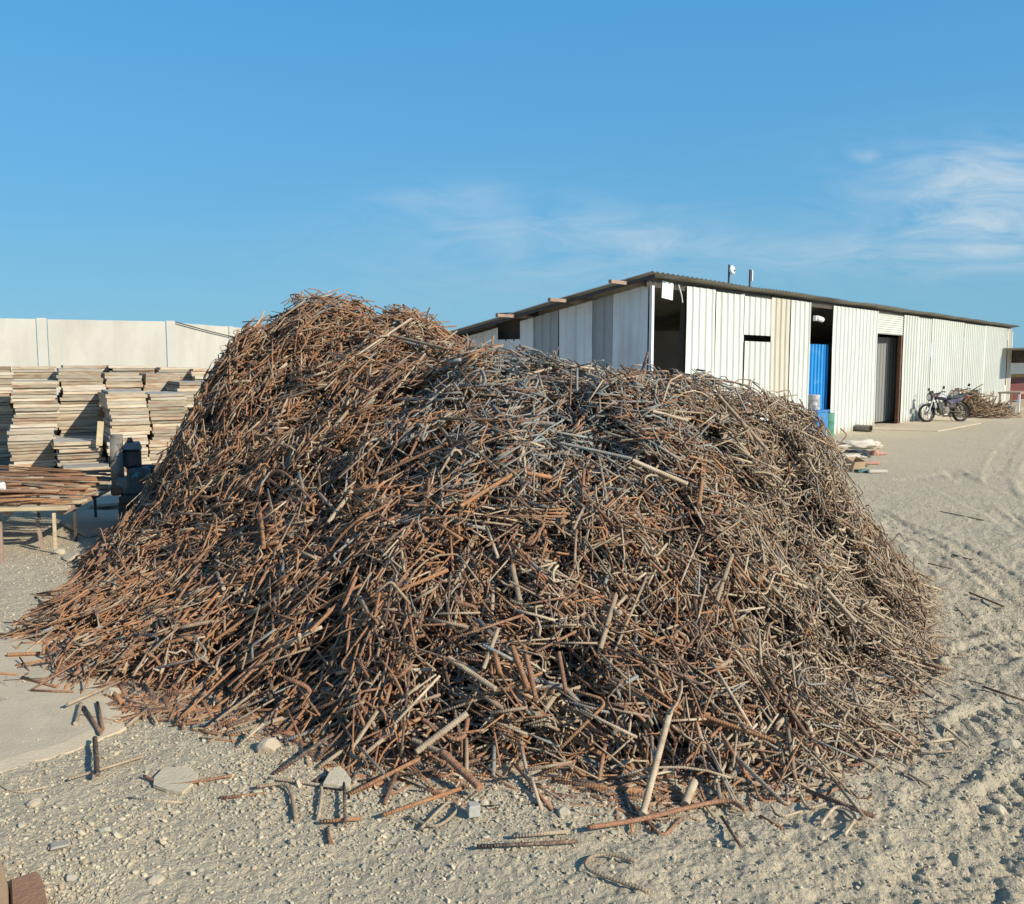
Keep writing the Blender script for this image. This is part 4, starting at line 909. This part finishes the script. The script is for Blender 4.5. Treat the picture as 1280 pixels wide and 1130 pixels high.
# ------------------------------------------------------------------ motorcycles
def motorcycle(px, py, rz, label, tank, tank2, seat, screen):
    p = gp(px, py); r_ = empty('motorcycle', (p[0], p[1], 0), rz); r_.rotation_euler = (R(7), 0, rz); r_.scale = (.92,) * 3      # local x forward (to the front wheel), leaning on its stand
    def wheel(x, wid):
        mt = Matrix.Translation((x, 0, .30)) @ Matrix.Rotation(R(90), 4, 'X')
        prof = [(.30 + .045 * math.cos(q), wid * math.sin(q)) for q in np.linspace(0, 2 * math.pi, 13)]
        prof = [(a - .045, b) for a, b in prof]
        w_ = MB().lathe(prof, 32, mt).build('wheel', M['black_rubber'], r_)
        m = MB().lathe([(.215, -.03), (.225, -.03), (.225, .03), (.215, .03), (.215, -.03)], 28, mt)
        m.lathe([(0, -.06), (.05, -.06), (.05, .06), (0, .06)], 14, mt)
        for k in range(14):
            a = k * 2 * math.pi / 14; m.tube([(x + .045 * math.cos(a), .03 * (-1) ** k, .30 + .045 * math.sin(a)), (x + .22 * math.cos(a + .2), 0, .30 + .22 * math.sin(a + .2))], .005, 5)
        m.build('rim', M['rim_metal'], w_)
    wheel(.64, .045); wheel(-.62, .055)
    f = MB()
    for y in (-.09, .09): f.tube([(.64, y, .30), (.42, y, .80), (.38, y, .88)], [.026, .022, .022], 10)
    f.build('fork', M['chrome'], r_)
    MB().lathe([(.34, -.06), (.355, -.05), (.355, .05), (.34, .06)], 24, Matrix.Translation((.64, 0, .30)) @ Matrix.Rotation(R(90), 4, 'X')).build('front_fender_ring', M[tank], r_) if False else None
    fd = MB(); vs = []
    for q in np.linspace(R(35), R(150), 12):
        for y, dr in ((-.065, -.02), (-.04, .0), (.04, .0), (.065, -.02)): vs.append((.64 + (.345 + dr) * math.cos(q), y, .30 + (.345 + dr) * math.sin(q)))
    fd.add(vs, [(i * 4 + j, i * 4 + j + 1, i * 4 + j + 5, i * 4 + j + 4) for i in range(11) for j in range(3)], True).build('front_fender', M['tank_white'], r_)
    fd = MB(); vs = []
    for q in np.linspace(R(60), R(205), 12):
        for y, dr in ((-.075, -.02), (-.05, .0), (.05, .0), (.075, -.02)): vs.append((-.62 + (.36 + dr) * math.cos(q), y, .32 + (.36 + dr) * math.sin(q)))
    fd.add(vs, [(i * 4 + j, i * 4 + j + 1, i * 4 + j + 5, i * 4 + j + 4) for i in range(11) for j in range(3)], True).build('rear_fender', M['black_plastic'], r_)
    fr = MB(); fr.tube([(.36, 0, .86), (.22, 0, .62), (.16, 0, .34), (-.18, 0, .30), (-.30, 0, .52), (-.62, 0, .72)], .022, 8); fr.tube([(.36, 0, .82), (-.05, 0, .72), (-.4, 0, .66)], .022, 8)
    for y in (-.09, .09): fr.tube([(-.18, y, .34), (-.62, y, .30)], .02, 8); fr.tube([(-.58, y * 1.3, .34), (-.42, y * 1.3, .66)], .022, 8)
    fr.build('frame', M['dark_steel'], r_)
    en = MB(); en.box((.03, 0, .40), (.30, .22, .20), bev=.03)
    for k in range(6): en.box((.12, 0, .50 + .022 * k), (.17, .17, .012), mtx=Matrix.Rotation(R(0), 4, 'Y'))
    en.lathe([(0, -.15), (.10, -.15), (.11, -.13), (.11, .13), (.10, .15), (0, .15)], 18, Matrix.Translation((.0, 0, .37)) @ Matrix.Rotation(R(90), 4, 'X')); en.build('engine', M['grey_steel'], r_)
    MB().tube([(.20, -.06, .48), (.26, -.10, .34), (.12, -.13, .24), (-.30, -.14, .26), (-.85, -.15, .36)], [.02, .02, .022, .04, .045], 10).build('exhaust', M['chrome'], r_)
    tk = MB(); n = 14; secs = [(.36, .06, .80, .06), (.30, .11, .83, .10), (.16, .135, .84, .115), (0, .12, .80, .10), (-.10, .08, .76, .06)]
    vs = [(x, a * math.cos(q), z + b * math.sin(q)) for x, a, z, b in secs for q in np.linspace(0, 2 * math.pi, n, endpoint=False)]
    tk.add(vs, [(i * n + j, i * n + (j + 1) % n, (i + 1) * n + (j + 1) % n, (i + 1) * n + j) for i in range(4) for j in range(n)] + [tuple(range(n - 1, -1, -1)), tuple(range(4 * n, 5 * n))], True)
    tko = tk.build('fuel_tank', M[tank], r_)
    d = MB()
    for sgn in (-1, 1): d.add([(.30, sgn * .128, .81), (.20, sgn * .142, .90), (.02, sgn * .132, .83), (-.06, sgn * .115, .76), (.12, sgn * .146, .80)], [(0, 1, 4), (1, 2, 4), (2, 3, 4)])
    d.build('decal', M[tank2], tko)
    st = MB(); secs = [(-.08, .09, .78, .05), (-.25, .13, .76, .055), (-.5, .14, .80, .06), (-.78, .12, .87, .05), (-.86, .07, .89, .03)]
    vs = [(x, a * math.cos(q), z + b * math.sin(q)) for x, a, z, b in secs for q in np.linspace(0, 2 * math.pi, n, endpoint=False)]
    st.add(vs, [(i * n + j, i * n + (j + 1) % n, (i + 1) * n + (j + 1) % n, (i + 1) * n + j) for i in range(4) for j in range(n)] + [tuple(range(n - 1, -1, -1)), tuple(range(4 * n, 5 * n))], True); st.build('seat', M[seat], r_)
    sc_ = MB()
    for sgn in (-1, 1): sc_.add([(-.05, sgn * .12, .70), (-.4, sgn * .14, .74), (-.75, sgn * .11, .82), (-.6, sgn * .12, .68), (-.2, sgn * .13, .56)], [(0, 1, 4), (1, 3, 4), (1, 2, 3)])
    sc_.build('side_cover', M[tank], r_)
    MB().tube([(.20, -.36, .94), (.28, -.31, .95), (.36, -.12, .90), (.36, .12, .90), (.28, .31, .95), (.20, .36, .94)], [.02, .018, .014, .014, .018, .02], 8).build('handlebar', M['black_plastic'], r_)
    hl = MB().lathe([(0, -.13), (.07, -.11), (.115, -.02), (.12, .03), (.10, .04), (0, .045)], 18, Matrix.Translation((.48, 0, .80)) @ Matrix.Rotation(R(90), 4, 'Y')).build('headlight', M[screen], r_)
    MB().lathe([(0, .06), (.05, .056), (.095, .043)], 16, Matrix.Translation((.48, 0, .80)) @ Matrix.Rotation(R(90), 4, 'Y')).build('lens', M['lens'], hl)
    for sgn in (-1, 1):
        MB().add([(.30, sgn * .15, .74), (.36, sgn * .20, .52), (.24, sgn * .22, .26), (.12, sgn * .20, .28), (.18, sgn * .17, .62)], [(0, 1, 4), (1, 2, 3), (1, 3, 4)]).build('leg_guard', M['black_plastic'], r_)
        MB().tube([(.2, sgn * .06, .66), (.28, sgn * .28, .60), (.28, sgn * .28, .30), (.1, sgn * .12, .24)], .013, 6).build('crash_bar', M['dark_steel'], r_)
    MB().box((-.22, 0, .56), (.34, .20, .26), bev=.04).build('battery_box', M['black_plastic'], r_)
    rk = MB()
    for y in (-.12, .12): rk.tube([(-.62, y, .90), (-.98, y, .93)], .010, 6)
    for x in (-.68, -.80, -.94): rk.tube([(x, -.12, .915), (x, .12, .915)], .009, 6)
    rk.build('luggage_rack', M['dark_steel'], r_)
    MB().add([(.52, -.11, .88), (.52, .11, .88), (.42, .08, 1.01), (.42, -.08, 1.01), (.44, -.13, .84), (.44, .13, .84)], [(0, 1, 2, 3), (0, 3, 4), (1, 5, 2)]).build('fairing', M[screen], r_)
    for sgn in (-1, 1):
        mm = MB().tube([(.28, sgn * .26, .95), (.25, sgn * .31, 1.05)], .007, 6); mm.lathe([(0, -.012), (.05, -.01), (.055, 0), (.05, .01), (0, .012)], 12, Matrix.Translation((.24, sgn * .33, 1.08)) @ Matrix.Rotation(R(80), 4, 'Y')); mm.build('mirror', M['black_plastic'], r_)
        MB().lathe([(0, -.03), (.025, -.02), (.025, .02), (0, .03)], 8, Matrix.Translation((.44, sgn * .19, .84))).build('indicator', M['amber_lens'], r_)
    MB().box((-.90, 0, .78), (.05, .12, .07), bev=.01).build('tail_light', M['red_lens'], r_)
    MB().tube([(-.05, .08, .3), (-.1, .26, .02)], .012, 6).build('kickstand', M['dark_steel'], r_)
    tag(r_, label, 'motorcycle', 'motorcycles parked by the shed'); return r_
motorcycle(1180, 528, R(180) + R(14), 'dark motorcycle with violet and white tank parked nearest the shed doorway', 'tank_violet', 'tank_white', 'seat_vinyl', 'black_plastic')
motorcycle(1207, 520, R(180) + R(34), 'dusty brown motorcycle half hidden behind the violet one', 'dusty_brown', 'pale_ply', 'seat_vinyl', 'dusty_brown')

# ------------------------------------------------------------------ annex with canopy at the right edge
ax = SLEN + .25
an = empty('annex', tuple(shed_pt(ax, 0, 0)), ANG)
wz = hz(1262, 437)
tag(an, 'low annex wall painted grey, yellow and red under a flat canopy at the right edge', 'annex')
aw = MB().box((3.0, .55, 1.8), (6.4, .10, wz - 1.2 + .0)).build('wall', M['grey_sheet'], an); aw.location = (0, 0, 0)
MB().box((3.0, .55, .62), (6.4, .104, 1.0)).build('red_dado', M['shaded_red_paint'], an); MB().box((3.0, .548, 1.19), (6.4, .105, .14)).build('yellow_band', M['yellow_paint'], an)
MB().box((-.17, .32, 1.3), (.07, .40, 2.4)).build('end_wall', M['dark_steel'], an)
cx0 = sx(1252, 437) - ax; MB().box(((cx0 + 6) / 2, -1.0, wz + .02), (6 - cx0, 1.90, .05)).box(((cx0 + 6) / 2, -1.97, wz + .0), (6 - cx0, .03, .09)).box((3.1, .27, wz + .02), (5.8, .63, .05)).build('canopy', M['roof_sheet'], an)
MB().box((-.05, -.3, wz - .28), (.5, .5, .5), bev=.02).build('fan_box', M['dark_steel'], an)
MB().box((.35, .3, wz + .55), (.7, .06, .9)).build('gable_sheet', M['dull_sheet'], an)
def at_px(px, py): return gp(px, py)
p = gp(1272, 516); tb = empty('table', (p[0], p[1], 0), ANG)
MB().box((.5, .2, .70), (2.0, .7, .05)).build('table_top', M['purlin_wood'], tb)
for x, y, m in ((-.4, -.1, 'white_paint'), (-.4, .5, 'timber'), (1.4, -.1, 'timber'), (1.4, .5, 'timber')): MB().box((x, y, .335), (.075, .06, .67)).build('leg', M[m], tb)
tag(tb, 'brown wooden table with one white leg under the canopy', 'table')
p = gp(1259, 519); o = MB().lathe([(0, 0), (.20, 0), (.24, .30), (.25, .30), (.25, .33), (.235, .33), (.2, .04), (0, .03)], 20).build('tub', M['grey_bucket'], loc=(p[0], p[1], 0)); tag(o, 'dark grey round tub on the ground before the canopy table', 'tub')
p = gp(1259, 512); tag(MB().box((0, 0, .45), (.06, .05, .9)).build('stake', M['white_paint'], loc=(p[0], p[1] + .25, 0)), 'thin white upright stake behind the grey tub', 'stake')
lump(1254, 516, (.22, .16, .22), 'dusty_brown', 'dark brown bundle beside the white stake', 'bundle', 'bundle', 9)

# ------------------------------------------------------------------ boundary wall of concrete panels
def fence():
    P = [np.array(q) for q in (gp(-420, 394, 2.9)[:2], gp(52, 399, 2.9)[:2], gp(213, 402, 2.9)[:2], gp(300, 409, 2.9)[:2])]
    w1 = empty('boundary_wall', (P[1][0], P[1][1], 0)); tag(w1, 'tall cream precast concrete boundary wall with posts behind the board stacks', 'wall')
    base = P[1]
    def panel(a, b, h):
        a = a - base; b = b - base; d = b - a; l = np.linalg.norm(d); MB().box((0, 0, h / 2), (l, .10, h), bev=.01).build('panel', M['concrete'], w1, loc=((a[0] + b[0]) / 2, (a[1] + b[1]) / 2, 0), rz=math.atan2(d[1], d[0]))
    def post(a, h, rz): MB().box((0, 0, h / 2), (.24, .18, h), bev=.012).build('post', M['concrete_post'], w1, loc=(*(a - base), 0), rz=rz)
    d = (P[2] - P[1]); L = np.linalg.norm(d); u = d / L; rz = math.atan2(u[1], u[0]); g = .14
    for k in range(-4, 1):
        a = P[1] + u * L * k; panel(a + u * g, a + u * (L - g), 2.9); post(a, 2.93, rz)
    post(P[2], 2.92, rz)
    d3 = P[3] - P[2]; l3 = np.linalg.norm(d3); u3 = d3 / l3; r3 = math.atan2(u3[1], u3[0])
    for k in range(6):
        a = P[2] + u3 * 3.2 * k; panel(a + u3 * g, a + u3 * (3.2 - g), 2.88)
        post(a + u3 * 3.2, 2.9, r3)
    # sagging cable along the receding part
    n = -np.array([u3[1], -u3[0]]) if np.dot(np.array([u3[1], -u3[0]]), -P[2]) < 0 else np.array([u3[1], -u3[0]])
    pts = []
    for t in np.linspace(0, 1, 24):
        q = P[2] + u3 * 9 * t + n * .12; s_ = 3.0 * min(t * 2.2, 1); pts.append((q[0], q[1], 2.90 - .42 * math.sin(min(t * 1.6, 1) * math.pi / 2)))
    tag(MB().tube(pts, .016, 6).build('cable', M['black_wire']), 'black cable sagging along the top of the cream wall', 'cable')
fence()

# ------------------------------------------------------------------ stacks of shuttering boards
def board_materials():
    m = bpy.data.materials.new('board_edge'); m.use_nodes = True; t = NT(m.node_tree)
    out = t.n('ShaderNodeOutputMaterial'); b = t.n('ShaderNodeBsdfPrincipled', Roughness=.92); t.l(b.outputs[0], out.inputs[0]); b.inputs['Specular IOR Level'].default_value = .15
    c = t.n('ShaderNodeTexCoord').outputs['Object']; oi = t.n('ShaderNodeObjectInfo').outputs['Random']
    off = t.n('ShaderNodeCombineXYZ'); t.l(t.math('MULTIPLY', oi, 37.0), off.inputs[0]); t.l(t.math('MULTIPLY', oi, 11.0), off.inputs[2])
    va = t.n('ShaderNodeVectorMath', operation='ADD'); t.l(c, va.inputs[0]); t.l(off.outputs[0], va.inputs[1]); v = va.outputs[0]
    st = t.noise(t.mapping(v, (2.2, 2.2, 70)), 1.0, 5, .6); bl = t.noise(t.mapping(v, (3, 3, 14)), 1.0, 4, .6)
    col = t.mix(t.ramp(st, [(.34, 0), (.66, 1)]), (.36, .27, .17), (.62, .53, .37))
    col = t.mix(t.ramp(bl, [(.49, 0), (.62, .7)]), col, (.38, .19, .10))
    col = t.mix(t.ramp(t.math('FRACT', t.math('MULTIPLY', oi, 7.7)), [(.45, 0), (.9, .55)]), col, (.42, .40, .33))
    hv = t.n('ShaderNodeHueSaturation', Saturation=.95); t.l(col, hv.inputs['Color']); t.l(t.math('ADD', t.math('MULTIPLY', t.math('FRACT', t.math('MULTIPLY', oi, 23.1)), .7), .60), hv.inputs['Value'])
    t.l(hv.outputs[0], b.inputs['Base Color'])
    bp = t.n('ShaderNodeBump', Strength=.6, Distance=.01); t.l(st, bp.inputs['Height']); t.l(bp.outputs[0], b.inputs['Normal'])
    mk('board_face', (.34, .33, .30), .9, var=.2, scale=3, bump=.2, bscale=20, col2=(.44, .41, .35), thr=(.45, .65), rnd=.12)
    return m
BE = board_materials(); BT = .050
def board_mesh(wd, ln, th):
    mb = MB(); mb.box((0, ln / 2, th / 2), (wd, ln, th)); me = bpy.data.meshes.new('shuttering_board')
    # slightly warped, with a shadow gap: chamfered lower edge
    g = 7; vs = []; fs = []
    for j in range(2):
        for i in range(g + 1):
            x = -wd / 2 + wd * i / g
            for z in (0, th): vs.append((x, ln * j, z + .0018 * math.sin(i * 2.1 + wd * 30)))
    n = (g + 1) * 2
    for i in range(g):
        a = i * 2; fs += [(a, a + 2, a + 3, a + 1), (n + a + 1, n + a + 3, n + a + 2, n + a), (a + 1, a + 3, n + a + 3, n + a + 1), (a, n + a, n + a + 2, a + 2)]
    fs += [(0, 1, n + 1, n), (2 * g, n + 2 * g, n + 2 * g + 1, 2 * g + 1)]
    me.from_pydata(vs, [], fs); me.materials.append(BE); me.materials.append(M['board_face'])
    for p in me.polygons: p.material_index = 1 if abs(p.normal.z) > .7 else 0
    return me
BM = [board_mesh(w_, l_, t_) for w_, l_, t_ in ((.68, 1.4, .05), (.66, 1.35, .046), (.70, 1.45, .052), (.64, 1.3, .044))]
ORD = ['topmost', 'second', 'third', 'fourth', 'fifth', 'sixth', 'seventh', 'eighth', 'ninth', 'tenth'] + ['eleventh', 'twelfth', 'thirteenth', 'fourteenth', 'fifteenth', 'sixteenth', 'seventeenth', 'eighteenth', 'nineteenth', 'twentieth',
       'twenty-first', 'twenty-second', 'twenty-third', 'twenty-fourth', 'twenty-fifth', 'twenty-sixth', 'twenty-seventh', 'twenty-eighth', 'twenty-ninth', 'thirtieth', 'thirty-first', 'thirty-second', 'thirty-third', 'thirty-fourth']
STK = R(29)
LOWER = MB()
def stack(px, ztop_py, Y, where, lean=0.0, wob=.02, sc=1.0, ln=1.0, rz=STK, grp='boards stacked before the cream wall', step=BT, seen=99):
    """a stack whose top front edge shows at row ztop_py, standing on the ground at depth Y"""
    p = at(px, ztop_py, Y); H = p[2]; n = max(2, int(round(H / step))); x, y = p[0], p[1]; st = H / n
    for k in range(n):
        j = n - 1 - k                                                 # from the top
        if j >= seen:
            LOWER.box((x - .7 * math.sin(rz) + random.gauss(0, .012), y + .7 * math.cos(rz) + random.gauss(0, .012), .004 + st * (k + .48)), (.67 * sc, 1.4 * ln, st * .93), rz); continue
        o = bpy.data.objects.new('shuttering_board', random.choice(BM)); COL.objects.link(o)
        dx = random.gauss(0, wob * .5) + lean * (k / n) + .03 * math.sin(k * .45 + px); dy = random.gauss(0, wob * .6)
        o.location = (x + dx * math.cos(rz) - dy * math.sin(rz), y + dx * math.sin(rz) + dy * math.cos(rz), .004 + st * k)
        o.rotation_euler = (0, random.gauss(0, .006), rz + random.gauss(0, .012)); o.scale = (sc * random.uniform(.97, 1.02), ln, st * .95 / .05)
        tag(o, '%s board from the top %s' % (ORD[min(j, 33)], where) if j else 'topmost board %s' % where, 'board', grp)
stack(38, 458, 15.1, 'of the back stack above the left front stack', .02, seen=11)
stack(-17, 458, 14.6, 'of the stack cut by the left picture edge', .02, seen=99)
stack(31, 477, 13.2, 'of the tall left front stack', .17, .022, .90)
stack(91, 461, 14.0, 'of the tall stack right of the left front one', .14, .022, .92)
stack(101, 552, 12.9, 'of the low stack in front of the tall stack', 0, .03, .92)
stack(158, 489, 13.0, 'of the left paired stack behind the machine', .03, .014, .80)
stack(209, 492, 13.35, 'of the right paired stack behind the machine', .03, .014, .80)
stack(153, 466, 15.0, 'of the rear stack above the left paired stack', 0, .012, .82, seen=11)
stack(202, 467, 15.3, 'of the rear stack above the right paired stack', 0, .012, .82, seen=11)
stack(252, 478, 14.4, 'of the stack half hidden by the heap edge', 0, .015, seen=16)
stack(112, 584, 12.5, 'of the low grey pile behind the rod rack', 0, .02)
stack(206, 592, 12.6, 'of the bluish low pile right of the machine', 0, .02, 1.1)
stack(110, 457, 17.0, 'of the far stack before the wall post', 0, .03, 1.2, seen=11)
stack(165, 457, 17.2, 'of the far stack left of the wall joint', 0, .03, 1.2, seen=11)
stack(225, 459, 17.4, 'of the far stack under the wall joint', 0, .03, 1.2, seen=11)
stack(268, 461, 17.4, 'of the far stack nearest the heap', 0, .03, 1.1, seen=11)
o = LOWER.build('shuttering_boards', [BE]); tag(o, 'tan shuttering boards in the lower courses of the rear stacks', 'boards', kind='stuff')
q = at(127, 560, 12.95); o = MB().box((0, 0, 0), (.085, .05, .36), bev=.004).build('timber_offcut', M['timber'], loc=tuple(at(125, 542, 12.9)), rz=.4); o.rotation_euler = (-.12, .10, .4)
tag(o, 'pale timber offcut leaning upright between the stacks', 'timber')

# ------------------------------------------------------------------ rod rack, rods, machine
def rack():
    zt = .42; P = [gp(-330, 640, zt)[:2], gp(86, 632, zt)[:2], gp(150, 604, zt)[:2], gp(-330, 588, zt)[:2]]
    a, b, c_, d_ = [np.array(q) for q in P]; r_ = empty('rod_rack', (b[0], b[1], 0)); tag(r_, 'low timber rack on thin posts carrying long rusty rods', 'rack')
    def plank(p, q, w_, h_, z, m='timber'):
        v = q - p; l = np.linalg.norm(v); MB().box((0, 0, 0), (l, w_, h_), bev=.006).build('plank', M[m], r_, loc=(*((p + q) / 2 - b), z), rz=math.atan2(v[1], v[0]))
    plank(a, b, .10, .035, zt - .02)
    for t in (.25, .6, .9): plank(a + (d_ - a) * t, b + (c_ - b) * t, .16, .03, zt - .022)
    for t in (.05, .3, .55, .8, .97):
        p, q = a + (b - a) * t, d_ + (c_ - d_) * t; plank(p + (q - p) * .03, q, .07, .05, zt - .065, 'purlin_wood')
    for px, py, m in ((70, 692, 'timber'), (3, 706, 'purlin_wood'), (95, 675, 'dark_steel'), (49, 650, 'dark_steel'), (-80, 700, 'timber'), (-160, 690, 'timber'), (120, 650, 'dark_steel')):
        p = gp(px, py)[:2] - b; MB().box((0, 0, (zt - .05) / 2 - .02), (.027, .024, zt - .05 + .04), bev=.004).build('post', M[m], r_, loc=(*p, 0), rz=.3)
    p = gp(53, 684)[:2] - b; o = MB().box((0, 0, .11), (.03, .03, .28)).build('post', M['purlin_wood'], r_, loc=(*p, 0)); o.rotation_euler = (0, -.12, .3)
    # rods: long, rusty, lying along the rack
    me = []
    for k in range(8):
        L = [5.2, 4.6, 5.8, 4.0, 5.0, 3.4, 4.4, 5.5][k]; s = np.linspace(0, -1, 26); wv = .05 * np.sin(s * (5 + k * .6) + k) + .03 * np.sin(s * 13 + 2 * k)
        P3 = np.stack([s * L, wv, .012 * np.sin(s * 9 + k)], 1); V, q, cp = sweep(P3, np.array([0, 0, 1.0]), .0085 + .0015 * (k % 4), 7)
        tint = np.tile(np.array([*(PAL[[0, 1, 1, 6, 0, 2, 4, 1][k]]), 1]), (len(V), 1)); al = np.repeat(np.linspace(0, L, 26), 7)
        me.append(np_mesh('steel_rod', V, q, [cp], smooth='quads', tint=tint, along=al, mats=[mb_bar]))
    word = ['orange', 'red-brown', 'dull red-brown', 'dun', 'bright rust orange', 'dark brown', 'dusty tan', 'brown']
    n = 84; cnt = {}
    for i in range(n):
        u = (i % 28 + random.random() * .6) / 28; lay = i // 28; k = random.randrange(8)
        e = b + (c_ - b) * u - (b - a) / np.linalg.norm(b - a) * abs(random.gauss(.1, .35 if lay else .12)); o = bpy.data.objects.new('steel_rod', me[k]); COL.objects.link(o)
        dr = (a - b) * (1 - u) + (d_ - c_) * u; o.location = (e[0], e[1], zt + .012 + .021 * lay + random.uniform(0, .02) + .035 * lay * u); ang = math.atan2(dr[1], dr[0]) - math.pi
        o.rotation_euler = (0, random.gauss(0, .004) - .002 * lay, ang + random.gauss(0, .035 + .02 * lay))
        row = 'near edge' if u < .34 else 'middle' if u < .67 else 'far edge'; ly = ['bottom', 'second', 'upper'][lay]
        lb = '%s long rod, %s layer, %s of the rack' % (word[k], ly, row); tag(o, lb, 'rod', 'long rods on the rack')
        cnt.setdefault(lb, []).append((u, o))
    for lb, L in cnt.items():
        if len(L) > 1:
            L.sort(key=lambda q: q[0])
            nm = ['nearer ', 'farther '] if len(L) == 2 else ['nearest ', 'second nearest ', 'third nearest ', 'fourth nearest ', 'fifth nearest ', 'sixth nearest ', 'seventh nearest ']
            for k, (u, o) in enumerate(L): o['label'] = nm[min(k, 6)] + lb
    p = gp(0, 612, zt + .1); lump_ = lump(3, 616, (.05, .04, .05), 'foam', 'crumpled white scrap lying on the rods at the left edge', 'paper_scrap', 'paper scrap', 12); lump_.location = (p[0], p[1], zt + .12)
rack()
def cutter():
    p = gp(170, 662); r_ = empty('rebar_cutter', (p[0], p[1], 0), R(23)); k = p[1] / F                       # k metres per pixel at this depth
    def X(px): return (px - 170) * k
    def Z(py): return (662 - py) * k * 1.01
    zt = Z(618)
    mb = MB(); mb.box((X(176), .25, zt - .04), (X(197) - X(152), .62, .08), bev=.01); mb.build('base_plate', M['dark_steel'], r_)
    for x in (155, 192):
        for y in (.02, .50): MB().box((X(x), y, (zt - .08) / 2), (.07, .06, zt - .08)).build('leg', M['dark_steel'], r_)
    MB().box((X(173), .3, zt * .42), (X(190) - X(158), .42, zt * .7), bev=.01).build('stand_panel', M['dark_steel'], r_)
    MB().box((X(176), .2, zt + .13), (X(190) - X(162), .36, .27), bev=.025).build('gear_case', M['teal_paint'], r_)
    MB().box((X(169), .30, zt + .36), (X(180) - X(158), .34, .20), bev=.03).build('upper_case', M['dark_steel'], r_)
    MB().add([(X(158), .1, zt + .46), (X(181), .1, zt + .46), (X(178), .16, zt + .52), (X(162), .16, zt + .52), (X(158), .48, zt + .46), (X(181), .48, zt + .46), (X(178), .42, zt + .52), (X(162), .42, zt + .52)],
             [(0, 1, 2, 3), (1, 5, 6, 2), (5, 4, 7, 6), (4, 0, 3, 7), (3, 2, 6, 7)]).build('case_lid', M['grey_steel'], r_)
    MB().lathe([(0, 0), (.03, 0), (.03, .03), (.022, .03), (.022, .05), (0, .05)], 12, Matrix.Translation((X(167), .28, zt + .52))).build('filler_cap', M['dark_steel'], r_)
    rad = (Z(547) - Z(617)) / 2; cz = zt + rad + .0; cx = X(151); mt = Matrix.Translation((cx, .34, cz + .03)) @ Matrix.Rotation(R(90), 4, 'Y')
    fw = MB().lathe([(.05, -.03), (rad * .72, -.025), (rad * .8, -.055), (rad, -.06), (rad, .06), (rad * .8, .055), (rad * .72, .025), (.05, .03)], 40, mt).build('flywheel', M['grey_steel'], r_)
    MB().lathe([(0, -.08), (.06, -.08), (.06, .12), (0, .12)], 16, mt).build('hub', M['dark_steel'], fw)
    MB().lathe([(0, -.11), (.09, -.11), (.105, -.08), (.105, .12), (.09, .15), (0, .15)], 18, Matrix.Translation((X(188), .30, zt + .17)) @ Matrix.Rotation(R(90), 4, 'Y')).build('motor', M['dark_steel'], r_)
    MB().box((X(157), .1, zt + .09), (.13, .16, .18), bev=.02).build('jaw', M['grey_steel'], r_)
    MB().box((X(149), .05, zt + .05), (.10, .12, .10), bev=.02).build('guide_block', M['rust_steel'], r_)
    tag(r_, 'old dark rebar cutting machine with upright flywheel and peeling turquoise paint', 'cutting machine')
cutter()
# planks and panels lying in the shade behind the heap's left end
shard([(75, 655), (110, 640), (150, 642), (150, 665), (108, 672)], .03, 'flat grey board lying in the shade beneath the rod rack', 'pale_ply', 'loose_board', 'board', .01)
shard([(120, 618), (150, 616), (150, 636), (112, 640)], .03, 'flat pale board in the shade behind the rack posts', 'pale_ply', 'loose_board', 'board', .03)
stone(92, 700, .12, 'grey half-buried boulder in the shade by the rack posts', .4, seed=14)
stone(75, 693, .06, 'reddish stone at the foot of the pale rack post', .7, seed=15)
